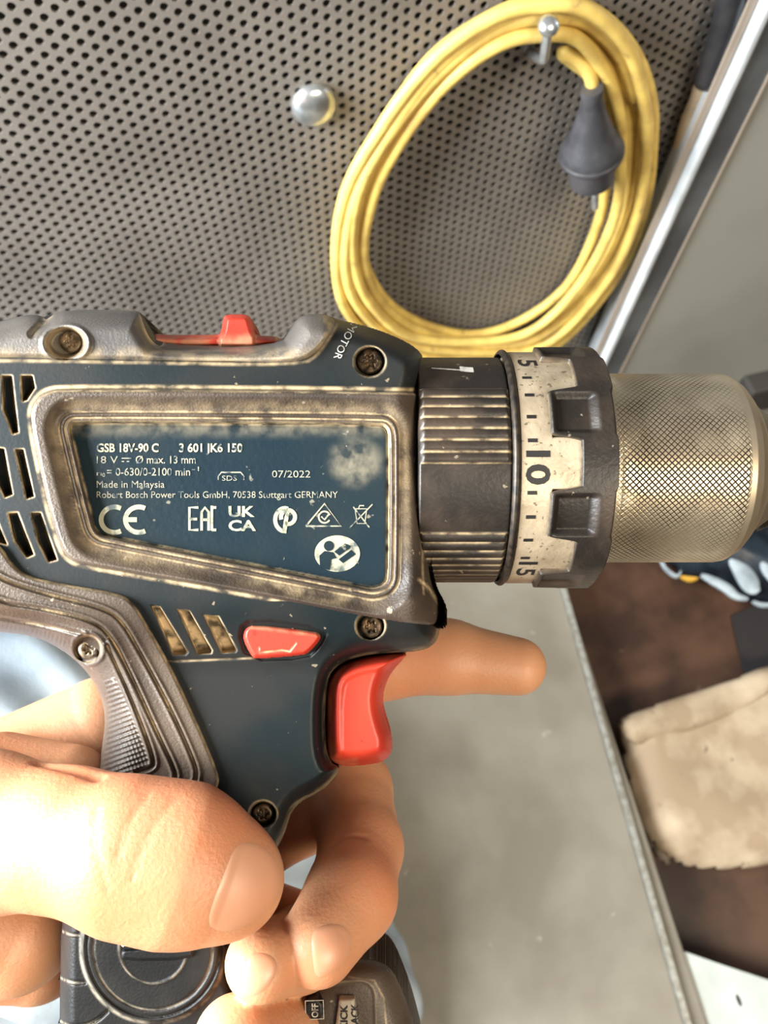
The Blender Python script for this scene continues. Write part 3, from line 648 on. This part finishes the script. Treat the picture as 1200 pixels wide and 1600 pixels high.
for ang in (30, 150, 270):
    a = math.radians(ang); o = np.array([.092, AY / 1000 + .012 * math.sin(a), .012 * math.cos(a)]); ax_ = np.array([1, -.45 * math.sin(a), -.45 * math.cos(a)])
    v, fs = lathe_geo([(0, .0042), (.012, .0042), (.018, .0030)], o, ax_, 12); mesh('jaw', v, fs, M_dark, drill)

# -------- lettering
def text_geo(s, size=1.0, bold=0.0):
    cu = bpy.data.curves.new('t', 'FONT'); cu.body = s; cu.size = size; cu.resolution_u = 3; cu.offset = bold
    o = bpy.data.objects.new('t', cu); C.objects.link(o)
    me = bpy.data.meshes.new_from_object(o); v = np.zeros(len(me.vertices) * 3); me.vertices.foreach_get('co', v); v = v.reshape(-1, 3)
    fs = [tuple(p.vertices) for p in me.polygons]; bpy.data.objects.remove(o); bpy.data.curves.remove(cu); bpy.data.meshes.remove(me)
    return v[:, :2], fs
def fit_text(s, x0, x1, cap, bold=0.0):      # text scaled to run x0..x1 with cap height cap
    v, fs = text_geo(s, 1.0, bold); v = v.copy(); v[:, 0] -= v[:, 0].min(); v[:, 0] *= (x1 - x0) / v[:, 0].max(); v[:, 1] *= cap / .70; v[:, 0] += x0; return v, fs
def text_on_label(s, x0, x1, yb, cap, m, z=ZL + .12, bold=0.0, slope=0.0, name='printed_text'):
    v, fs = fit_text(s, x0, x1, cap, bold); V = L(v[:, 0], yb - v[:, 1] + slope * (v[:, 0] - x0), z)
    return mesh(name, V, fs, m, drill, smooth=False)
text_on_label('GSB 18V-90 C', 151, 248, 706, 13, M_print, bold=.025)
text_on_label('3 601 JK6 150', 280, 379, 706, 13, M_print, bold=.025)
text_on_label('18 V', 151, 184, 724, 11.5, M_printf)
text_on_label('Ø max. 13 mm', 212, 306, 724, 12, M_printf, bold=.01)
text_on_label('n', 151, 159, 743, 7.5, M_printf)
text_on_label('0', 160, 164, 745, 6, M_printf)
text_on_label('= 0-630/0-2100 min', 167, 297, 743, 12, M_printf, bold=.005)
text_on_label('-1', 300, 311, 736, 7, M_printf)
text_on_label('Made in Malaysia', 151, 257, 762, 11, M_printf)
text_on_label('Robert Bosch Power Tools GmbH, 70538 Stuttgart GERMANY', 151, 528, 778, 10.5, M_printf)
text_on_label('07/2022', 425, 485, 746, 11, M_printf)
text_on_label('SDS', 347, 370, 751, 8, M_printf)
def strokes(name, lines, wd, m, z=ZL + .12, extra=None):
    V = []; Fs = []
    for ln in lines:
        p = np.asarray(ln, float); T = np.gradient(p, axis=0); T /= np.linalg.norm(T, axis=1)[:, None] + 1e-9; N = np.stack([-T[:, 1], T[:, 0]], -1) * wd / 2
        if len(p) == 2: p = np.stack([p[0], p[1]]);
        o = len(V); k = len(p); V += [tuple(a) for a in p + N] + [tuple(a) for a in p - N]
        Fs += [(o + i, o + i + 1, o + k + i + 1, o + k + i) for i in range(k - 1)]
    V = np.array(V); return mesh(name, L(V[:, 0], V[:, 1], z), Fs, m, drill, smooth=False)
def arc(cx, cy, rx, ry, a0, a1, n=22):
    a = np.radians(np.linspace(a0, a1, n)); return np.stack([cx + rx * np.cos(a), cy - ry * np.sin(a)], -1)
strokes('conformity_mark', [arc(179, 812, 21, 20, 62, 298), arc(217, 812, 21, 20, 62, 298), [(199, 812), (214, 812)]], 7.5, M_icon)
strokes('conformity_mark', [[(310, 793), (296, 793), (296, 828), (310, 828)], [(296, 811), (308, 811)], [(315, 829), (315, 800), (320, 793), (326, 800), (326, 829)], [(315, 812), (326, 812)], [(338, 793), (331, 793)], [(331, 790), (331, 829)], [(331, 828), (338, 828)]], 4.2, M_icon)
vuk, fuk = fit_text('UK', 357, 398, 16, .03); vca, fca = fit_text('CA', 357, 400, 16, .03)
mesh('conformity_mark', L(vuk[:, 0], 807 - vuk[:, 1], ZL + .12), fuk, M_icon, drill, smooth=False); mesh('conformity_mark', L(vca[:, 0], 829 - vca[:, 1], ZL + .12), fca, M_icon, drill, smooth=False)
strokes('conformity_mark', [arc(450, 808, 11, 11, -120, 200), arc(445, 812, 15, 18, 70, 265), [(450, 797), (447, 812), (444, 833)]], 6.5, M_icon)
strokes('conformity_mark', [[(478, 822), (507, 787), (533, 822), (478, 822)], arc(507, 808, 9, 9, 20, 330), [(502, 807), (507, 812), (515, 802)]], 2.8, M_printf)
strokes('recycling_mark', [[(555, 795), (558, 818), (570, 818), (573, 795), (553, 795)], [(560, 795), (562, 790), (569, 790)], [(546, 825), (582, 788)], [(552, 792), (577, 824)]], 2.0, M_printf)
strokes('approval_mark', [[(341, 750), (341, 744), (346, 738), (376, 738), (381, 744), (381, 750)]], 2.2, M_printf)
strokes('polarity_mark', [[(190, 716), (205, 716)], [(190, 721), (194, 721)], [(198, 721), (202, 721)]], 1.6, M_printf)
def disc(name, poly, m, z):
    poly = np.asarray(poly, float); return mesh(name, L(poly[:, 0], poly[:, 1], z), [tuple(range(len(poly)))], m, drill, smooth=False)
disc('manual_sign', arc(527, 865, 35.5, 28.5, 0, 352, 45), M_icon, ZL + .10)
disc('manual_sign', arc(514, 853, 8, 8, 0, 350, 20), M_label, ZL + .2)
disc('manual_sign', [(500, 884), (499, 868), (507, 861), (521, 863), (526, 872), (518, 874), (515, 891), (507, 889)], M_label, ZL + .2)
disc('manual_sign', [(522, 862), (539, 849), (548, 853), (546, 857), (530, 868)], M_label, ZL + .2)
disc('manual_sign', [(529, 874), (549, 859), (556, 866), (536, 880)], M_label, ZL + .2)

def wrap_text(s, th_start, X0, cap, arc_len, Rr, m, name='printed_text', bold=.02):
    """reads downwards round the ring, glyph tops to the right"""
    v, fs = text_geo(s, 1, bold); v = v.copy(); v[:, 0] -= v[:, 0].min(); v[:, 0] *= arc_len / max(v[:, 0].max(), 1e-6); v[:, 1] *= cap / .70
    th = np.radians(th_start) - v[:, 0] / Rr; X = X0 + v[:, 1]
    V = np.stack([X, AY + Rr * np.sin(th), Rr * np.cos(th)], -1) / 1000; return mesh(name, V, fs, m, drill, smooth=False)
RT = RS + .08
def thp(py):                                 # angle on the ring whose surface shows at image row py
    t = np.radians(np.linspace(-89, 89, 1781)); y = 800 - F * (AY + RT * np.sin(t)) / (D0 - RT * np.cos(t)); return math.degrees(np.interp(-py, -y[::1], t) if y[0] < y[-1] else np.interp(py, y[::-1], t[::-1]))
def tick(py):
    t = math.radians(thp(py)); a = .85 / RT; V = []
    for X in (31.0, 33.1):
        for q_ in (t - a / 2, t + a / 2): V.append([X, AY + RT * math.sin(q_), RT * math.cos(q_)])
    mesh('scale_tick', np.array(V) / 1000, [(0, 2, 3, 1)], M_ink, drill, smooth=False)
for py in (590, 617, 651, 688, 770, 808, 844, 872): tick(py)
wrap_text('10', thp(704), 30.8, 4.9, 7.4, RT, M_ink, bold=.03)
wrap_text('5', thp(562), 31.0, 4.2, 3.6, RT, M_ink)
wrap_text('15', thp(878), 31.0, 4.2, 6.6, RT, M_ink)
M_wprint = mat('white_print', (0.62, 0.60, 0.52), .6, col2=(.25, .22, .18), scale=500, ramp=(.5, .66))
# small hammer symbol on the collar and the curved lettering by the front screw
def on_collar(pts, name):
    V = []
    for X, th in pts: t = math.radians(th); V.append([X, AY + 27.5 * math.sin(t), 27.5 * math.cos(t)])
    mesh(name, np.array(V) / 1000, [tuple(range(len(V)))], M_wprint, drill, smooth=False)
on_collar([(11.0, 55.0), (17.5, 53.0), (17.5, 51.8), (11.0, 53.8)], 'hammer_symbol'); on_collar([(17.5, 56.5), (20.6, 55), (20.6, 50), (17.5, 51)], 'hammer_symbol')
v, fs = fit_text('BRUSHLESS MOTOR', 0, 150, 12, .0)
v = v[:, :]; s_ = 150 - v[:, 0]; path = opencut([(521, 559), (527, 543), (536, 526), (545, 510), (552, 498), (556, 470), (556, 380)], 2)
sl = np.concatenate([[0], np.cumsum(np.linalg.norm(np.diff(path, axis=0), axis=1))])
cx = np.interp(s_, sl, path[:, 0]); cy = np.interp(s_, sl, path[:, 1]); e = 1.0
tx = np.interp(s_ + e, sl, path[:, 0]) - cx; ty = np.interp(s_ + e, sl, path[:, 1]) - cy; ln = np.hypot(tx, ty) + 1e-6; nx_, ny_ = -ty / ln, tx / ln
X_ = cx + nx_ * v[:, 1]; Y_ = cy + ny_ * v[:, 1]
fs = [f_ for f_ in fs if all(Y_[i] > 501 + .10 * (X_[i] - 540) for i in f_)]
zb_ = base(X_[None], Y_[None])[0] + .25; mesh('printed_text', L(X_, Y_, zb_), fs, M_wprint, drill, smooth=False)

# -------- foot with control panel and round emblem
ft_q = chaikin([(93, 1600), (95, 1430), (108, 1418), (200, 1400), (350, 1440), (362, 1520), (385, 1580), (470, 1590), (500, 1900), (93, 1900)], 1)
c0 = (239, 1482)
def foot_z(X, Y, d):
    z = 20 * (1 - (1 - np.clip(d / 26, 0, 1)) ** 2.6) ** .5; dirt = 0 * X
    rr = np.hypot(X - c0[0], (Y - c0[1]) * .97)
    z = z + 1.3 * (1 - ss(rr, 108, 116)) - .7 * np.clip(1 - np.abs(rr - 104) / 3, 0, 1); dirt = np.maximum(dirt, .6 * np.clip(1 - np.abs(rr - 113) / 4, 0, 1))
    dirt = np.maximum(dirt, .65 * np.clip(1 - np.abs(rr - 93) / 2.2, 0, 1)); z = z - .5 * np.clip(1 - np.abs(rr - 93) / 3, 0, 1)
    dirt = np.maximum(dirt, .55 * np.clip(1 - np.abs(rr - 53) / 2, 0, 1)); z = z + .3 * np.clip(1 - np.abs(rr - 53) / 2.5, 0, 1)
    for yy in (1452, 1526, 1594):            # stepped blocks at the back edge
        k = (rr > 116) & (X < 170); l = np.abs(Y - yy - 10 * (1 - ((X - 122) / 30) ** 2)); z = np.where(k, z - 1.2 * np.clip(1 - l / 4, 0, 1) , z); dirt = np.maximum(dirt, k * .6 * np.clip(1 - l / 3.5, 0, 1))
    return z, dirt
relief('foot', ft_q, foot_z, M_foot, drill, step=1.8, mirror=lambda X, Y, d: 20 * (1 - (1 - np.clip(d / 26, 0, 1)) ** 2.6) ** .5)
relief('emblem_bar', chaikin([(188, 1487), (196, 1482), (300, 1478), (303, 1484), (300, 1500), (190, 1503)], 1), lambda X, Y, d: 21.3 + 1.0 * np.clip(d / 4, 0, 1) + 0 * X, M_foot, drill, step=1.5, zb=20)
strokes('emblem_mark', [[(191, 1479), (200, 1464)]], 4, M_wprint, z=22.6)
pn_q = chaikin([(455, 1560), (500, 1522), (545, 1498), (590, 1500), (612, 1512), (628, 1545), (648, 1600), (668, 1680), (668, 1900), (455, 1900)], 2)
inq = [(472, 1545), (560, 1530), (582, 1538), (588, 1560), (592, 1900), (472, 1900)]
def pan_z(X, Y, d):
    di = sdf(X, Y, chaikin(inq, 1)); z = 4 + 9 * (1 - (1 - np.clip(d / 55, 0, 1)) ** 2.2) ** .6 - 1.0 * ss(di, 0, 5)
    l = seg_dist(X, Y, [(545, 1527), (585, 1532), (600, 1560), (612, 1700)], False)
    return z, .5 * np.clip(1 - l / 2.2, 0, 1) + .3 * np.clip(1 - np.abs(di) / 2, 0, 1)
relief('control_panel', pn_q, pan_z, M_rub, drill, step=1.7, zb=-10)
relief('foot_bridge', [(350, 1600), (480, 1600), (480, 1895), (350, 1895)], lambda X, Y, d: 6 + 5 * np.clip(d / 10, 0, 1) + 0 * X, M_foot, drill, step=6, zb=-16)
M_btn = mat('cream_button', (0.46, 0.40, 0.30), .5, col2=(.38, .32, .24), scale=60)
kb = relief('kickback_button', chaikin([(518, 1562), (566, 1560), (568, 1900), (520, 1900)], 1), lambda X, Y, d: 13.4 + .5 * np.clip(d / 3, 0, 1) + 0 * X, M_btn, drill, step=2, zb=10)
ob = relief('off_button', chaikin([(476, 1563), (504, 1562), (506, 1592), (477, 1593)], 1), lambda X, Y, d: 13.2 + .3 * np.clip(d / 3, 0, 1) + 0 * X, M_foot, drill, step=2, zb=10)
def up_text(s, xb, y0, y1, cap, z, m):       # reads upwards, glyph tops to the left
    v, fs = fit_text(s, 0, y0 - y1, cap, .02); V = L(xb - v[:, 1], y0 - v[:, 0], z); mesh('printed_text', V, fs, m, drill, smooth=False)
up_text('KICK', 543, 1608, 1571, 11, 14.1, M_ink); up_text('BACK', 560, 1608, 1569, 11, 14.1, M_ink); up_text('OFF', 497, 1590, 1568, 10, 13.7, M_wprint)
strokes('button_outline', [[(477, 1564), (505, 1563), (506, 1592), (478, 1593), (477, 1564)]], 1.4, M_wprint, z=13.7)

# ================================================================= THE PERSON: LEFT HAND AND JEANS
def skin_extra(m, t, p, co, mix, rng, noise): pass
M_skin = mat('skin', (0.72, 0.36, 0.19), .48, col2=(0.72, 0.25, 0.115), scale=22, bump=.25, bscale=1100, sss=.35, ramp=(.38, .68))
M_nail = mat('nail', (0.74, 0.34, 0.19), .38, col2=(.74, .38, .23), scale=40, sss=.2)
person = empty('person'); person.matrix_world = drill.matrix_world.copy()
tag(person, 'person seen only as a bare left hand gripping the drill and pale blue jeans', 'person')

def cone_sd(P, a, ra, b, rb):
    ba = b - a; l2 = ba @ ba; rr = ra - rb; t = np.clip(((P - a) @ ba) / l2, 0, 1)
    return np.linalg.norm(P - a - t[..., None] * ba, axis=-1) - (ra + (rb - ra) * t)
def smin(a, b, k):
    h_ = np.clip(.5 + .5 * (b - a) / k, 0, 1); return b + (a - b) * h_ - k * h_ * (1 - h_)
def J(px, py, z, rpx): return L(px, py, z) * 1000, rpx * (D0 - z) / F
def chain(js): return [(J(*js[i]), J(*js[i + 1])) for i in range(len(js) - 1)]
thumb = chain([(-190, 1285, 8, 150), (-30, 1300, 24, 122), (110, 1312, 30, 106), (205, 1338, 34, 118), (285, 1352, 34, 121), (352, 1373, 33, 92)])
heel = chain([(-260, 1330, -20, 190), (-110, 1400, -8, 132), (25, 1450, -14, 96)])
heel2 = chain([(-120, 1430, -18, 120), (60, 1478, -30, 82)])
back = chain([(-260, 1380, -25, 190), (-60, 1283, -22, 128), (158, 1134, -26, 76)])
arm = chain([(-260, 1380, -22, 190), (-1200, 1560, -40, 270)])
web = chain([(0, 1230, 2, 84), (105, 1235, 4, 70)])
palm = chain([(-60, 1330, -30, 130), (170, 1260, -40, 90)])
palm2 = chain([(-60, 1400, -35, 110), (150, 1420, -42, 80)])
index = chain([(158, 1150, -36, 76), (420, 1085, -40, 64), (600, 1030, -37, 60), (700, 1026, -34, 56), (808, 1041, -32, 45)])
middle = chain([(170, 1260, -42, 78), (400, 1285, -40, 80), (545, 1235, -32, 66), (564, 1325, -10, 64), (548, 1400, 8, 70), (497, 1474, 20, 63)])
ring = chain([(170, 1360, -42, 76), (380, 1430, -40, 62), (500, 1468, -28, 58), (470, 1482, 6, 60), (409, 1504, 25, 57)])
pinky = chain([(150, 1440, -40, 70), (380, 1560, -36, 56), (474, 1606, -20, 50), (448, 1610, 8, 58), (368, 1626, 27, 66)])
def hand_sd(P):
    def grp(ch, k):
        d = None
        for (a, ra), (b, rb) in ch:
            e = cone_sd(P, a, ra, b, rb); d = e if d is None else smin(d, e, k)
        return d
    Pz = P.copy(); 
    def flat(ch, k, zc, s):
        ch2 = [((np.array([a[0], a[1], (a[2] - zc) / s + zc]), ra), (np.array([b[0], b[1], (b[2] - zc) / s + zc]), rb)) for (a, ra), (b, rb) in ch]
        Q = P.copy(); Q[..., 2] = (Q[..., 2] - zc) / s + zc; d = None
        for (a, ra), (b, rb) in ch2:
            e = cone_sd(Q, a, ra, b, rb); d = e if d is None else smin(d, e, k)
        return d * .9
    th = flat(thumb, 4, 34, .80)
    d = smin(grp(back, 6), grp(palm, 4), 6); d = smin(d, grp(palm2, 4), 6); d = smin(d, grp(arm, 4), 8); d = smin(d, grp(web, 3), 7); d = smin(d, grp(heel2, 3), 1.2); d = smin(d, grp(heel, 4), 1.2); d = smin(d, th, 3.0)
    d = smin(d, grp(index, 3), 3); d = smin(d, grp(middle, 2.6), 1.0)
    r_ = grp(ring, 2.6); p_ = grp(pinky, 2.6); d = smin(d, r_, .8); d = smin(d, p_, .8)
    # creases
    for pts, rr, kk in CREASES:
        for i in range(len(pts) - 1):
            c = cone_sd(P, pts[i], rr, pts[i + 1], rr); d = -smin(-d, c, kk)
    return d
def surf_pt(px, py, z0=60., z1=-60., f_=None):
    z = z0
    o = L(px, py, z) * 1000; dirn = L(px, py, z - 10) * 1000 - o; dirn /= np.linalg.norm(dirn)
    for _ in range(120):
        s_ = (f_ or hand_sd)(o[None])[0]
        if s_ < .02: break
        o = o + dirn * max(s_ * .8, .02)
    return o
CREASES = []
cr_px = [([(152, 1262), (146, 1300), (152, 1340), (166, 1390)], -.12, 1.0), ([(276, 1246), (246, 1280), (222, 1325), (205, 1375)], -.12, 1.0), ([(232, 1240), (200, 1285), (184, 1335)], -.12, 1.0),
         ([(515, 1325), (532, 1311), (550, 1306), (572, 1308)], .1, 1.2), ([(60, 1192), (110, 1200), (155, 1215)], .6, 1.6)]
tmp = []
for pts, rr, kk in cr_px: tmp.append(([surf_pt(x, y) for x, y in opencut(pts, 2)], rr, kk))
CREASES = tmp
# surface nets
def surface_net(fn, lo, hi, st):
    xs_ = [np.arange(lo[i], hi[i] + st, st) for i in range(3)]; G = np.stack(np.meshgrid(*xs_, indexing='ij'), -1).astype(np.float64); shp = G.shape[:3]
    d = np.empty(shp)
    b = 6; d[:] = 0
    bc = [np.arange(0, shp[i], b) for i in range(3)]; Bc = np.stack(np.meshgrid(*[np.array(lo)[i] + (bc[i] + (b - 1) / 2) * st for i in range(3)], indexing='ij'), -1)
    dc = fn(Bc); lim = st * (b / 2 + 1) * 1.75 * 1.25
    big = lambda a: a.repeat(b, 0).repeat(b, 1).repeat(b, 2)[:shp[0], :shp[1], :shp[2]]
    d[:] = big(dc); near = big(np.abs(dc) < lim); d[near] = fn(G[near])
    s = d < 0; cs = sum(s[a:shp[0] - 1 + a, b:shp[1] - 1 + b, c:shp[2] - 1 + c].astype(int) for a in (0, 1) for b in (0, 1) for c in (0, 1))
    act = (cs > 0) & (cs < 8); I = np.argwhere(act); idx = -np.ones(act.shape, int); idx[act] = np.arange(len(I))
    acc = np.zeros((len(I), 3)); cnt = np.zeros(len(I)); cor = [(a, b, c) for a in (0, 1) for b in (0, 1) for c in (0, 1)]
    for a in cor:
        for ax_ in range(3):
            if a[ax_]: continue
            b = list(a); b[ax_] = 1
            ia = I + a; ib = I + b; da = d[ia[:, 0], ia[:, 1], ia[:, 2]]; db = d[ib[:, 0], ib[:, 1], ib[:, 2]]; k = (da < 0) != (db < 0)
            t = np.where(k, da / np.where(k, da - db, 1), 0); p = np.array(a, float)[None].repeat(len(I), 0); p[:, ax_] += t; acc += p * k[:, None]; cnt += k
    V = np.array(lo) + (I + acc / cnt[:, None]) * st; Q = []
    for ax_ in range(3):
        u, v_ = (ax_ + 1) % 3, (ax_ + 2) % 3; sl0 = [slice(None)] * 3; sl1 = [slice(None)] * 3; sl0[ax_] = slice(0, -1); sl1[ax_] = slice(1, None)
        for sg in (True, False):
            E_ = np.argwhere((s[tuple(sl0)] == sg) & (s[tuple(sl1)] != sg)); E_ = E_[(E_[:, u] > 0) & (E_[:, v_] > 0) & (E_[:, u] < shp[u] - 1) & (E_[:, v_] < shp[v_] - 1)]
            c = []
            for du, dv in ((-1, -1), (0, -1), (0, 0), (-1, 0)):
                e = E_.copy(); e[:, u] += du; e[:, v_] += dv; c.append(idx[e[:, 0], e[:, 1], e[:, 2]])
            q_ = np.stack(c, -1); Q.append(q_ if sg else q_[:, ::-1])
    return V, np.concatenate(Q)
def project(V, fn, it=2):
    for _ in range(it):
        d = fn(V); g = np.stack([(fn(V + np.eye(3)[i] * .15) - fn(V - np.eye(3)[i] * .15)) / .3 for i in range(3)], -1); V = V - g * np.clip(d, -.5, .5)[:, None] / np.clip((g * g).sum(-1), .3, None)[:, None]
    return V
V, Q = surface_net(hand_sd, (-250, -175, -85), (62, 0, 62), 0.9)
V = project(V, hand_sd)
hand = mesh('hand', V / 1000, Q, M_skin, person)
sm = hand.modifiers.new('smooth', 'CORRECTIVE_SMOOTH') if False else hand.modifiers.new('smooth', 'SMOOTH'); sm.factor = .5; sm.iterations = 2
# nails follow the finger surface, slightly proud
def nail(poly, name='fingernail', off=.35):
    poly = chaikin(poly, 2); x0, y0 = poly.min(0) - 3; x1, y1 = poly.max(0) + 3; st = 3.0
    X, Y = np.meshgrid(np.arange(x0, x1, st), np.arange(y0, y1, st)); d = sdf(X, Y, poly); gy, gx = np.gradient(d, st)
    keep = (d[:-1, :-1] + d[1:, :-1] + d[:-1, 1:] + d[1:, 1:]) > 0; used = np.zeros(d.shape, bool)
    used[:-1, :-1] |= keep; used[1:, :-1] |= keep; used[:-1, 1:] |= keep; used[1:, 1:] |= keep
    g = np.sqrt(gx * gx + gy * gy) + 1e-6; out = used & (d < 0); X = np.where(out, X - gx / g * d, X); Y = np.where(out, Y - gy / g * d, Y); d = np.where(out, 0, d)
    xs_, ys_ = X[used], Y[used]; o = L(xs_, ys_, 62.) * 1000; dn = L(xs_, ys_, 40.) * 1000 - o; dn /= np.linalg.norm(dn, axis=1)[:, None]
    for _ in range(70): o = o + dn * (hand_sd(o) * .85)[:, None]
    k = off * (1 - (1 - np.clip(d[used] / 9, 0, 1)) ** 2) - .12; o = o - dn * k[:, None]
    idx = -np.ones(d.shape, int); idx[used] = np.arange(used.sum()); a, b, c, e = idx[:-1, :-1][keep], idx[1:, :-1][keep], idx[1:, 1:][keep], idx[:-1, 1:][keep]
    mesh(name, o / 1000, np.stack([a, b, c, e], -1), M_nail, hand)
nail([(366, 1318), (392, 1312), (420, 1325), (437, 1350), (441, 1380), (430, 1412), (404, 1438), (370, 1455), (340, 1458), (322, 1446), (330, 1410), (348, 1365)], off=.28)
nail([(484, 1456), (500, 1444), (530, 1440), (550, 1455), (552, 1480), (538, 1508), (515, 1524), (492, 1530), (487, 1500)], off=.3)
nail([(384, 1500), (392, 1488), (412, 1486), (432, 1496), (436, 1515), (424, 1540), (402, 1558), (380, 1558), (377, 1530)], off=.3)

# jeans
M_denim = mat('pale_denim', (0.66, 0.76, 0.83), .75, col2=(0.42, 0.52, 0.62), scale=22, bump=.5, bscale=700, ramp=(.35, .65))
def leg_sd(P):
    A1 = np.array([-.42, -.40, .10]); B1 = np.array([-.20, -.01, .15]); 
    return None
def W(px, py, dep): return at_depth(px, py, dep)
ja = (W(-420, 1120, .52), .150); jb = (W(20, 1270, .56), .118); jc = (W(330, 1440, .66), .108); jd = (W(505, 1555, .74), .086)
def jeans_sd(P):
    d = cone_sd(P, ja[0], ja[1], jb[0], jb[1]); d = smin(d, cone_sd(P, jb[0], jb[1], jc[0], jc[1]), .03); d = smin(d, cone_sd(P, jc[0], jc[1], jd[0], jd[1]), .03)
    x, y, z = P[..., 0], P[..., 1], P[..., 2]
    d = d + .0055 * np.sin(38 * x + 30 * y + 3 * np.sin(25 * z + 14 * x)) + .0045 * np.sin(70 * y - 55 * z + 2.5 * np.sin(40 * x)) + .0018 * np.sin(120 * x + 90 * z + 2 * np.sin(60 * y))
    return d
pts4 = np.array([ja[0], jb[0], jc[0], jd[0]]); lo = pts4.min(0) - .17; hi = pts4.max(0) + .17
V, Q = surface_net(jeans_sd, lo, hi, .006)
inv = np.array(drill.matrix_world.inverted()); Vl = V @ inv[:3, :3].T + inv[:3, 3]
mesh('jeans', Vl, Q, M_denim, person)
for nm_, lb in (('trigger', 'red trigger with a worn concave front'), ('chuck_sleeve', 'knurled steel chuck sleeve'), ('number_ring', 'pale metal ring printed with 5, 10 and 15'),
                ('direction_switch', 'small red direction switch with an arrow'), ('gear_selector', 'red sliding gear selector on top'), ('label_plate', 'dark blue printed rating plate'), ('kickback_button', 'cream button reading KICK BACK')):
    if nm_ in bpy.data.objects: bpy.data.objects[nm_]['label'] = lb
print('TOTAL TRIS', sum(len(o.data.loops) - 2 * len(o.data.polygons) for o in bpy.data.objects if o.type == 'MESH'))
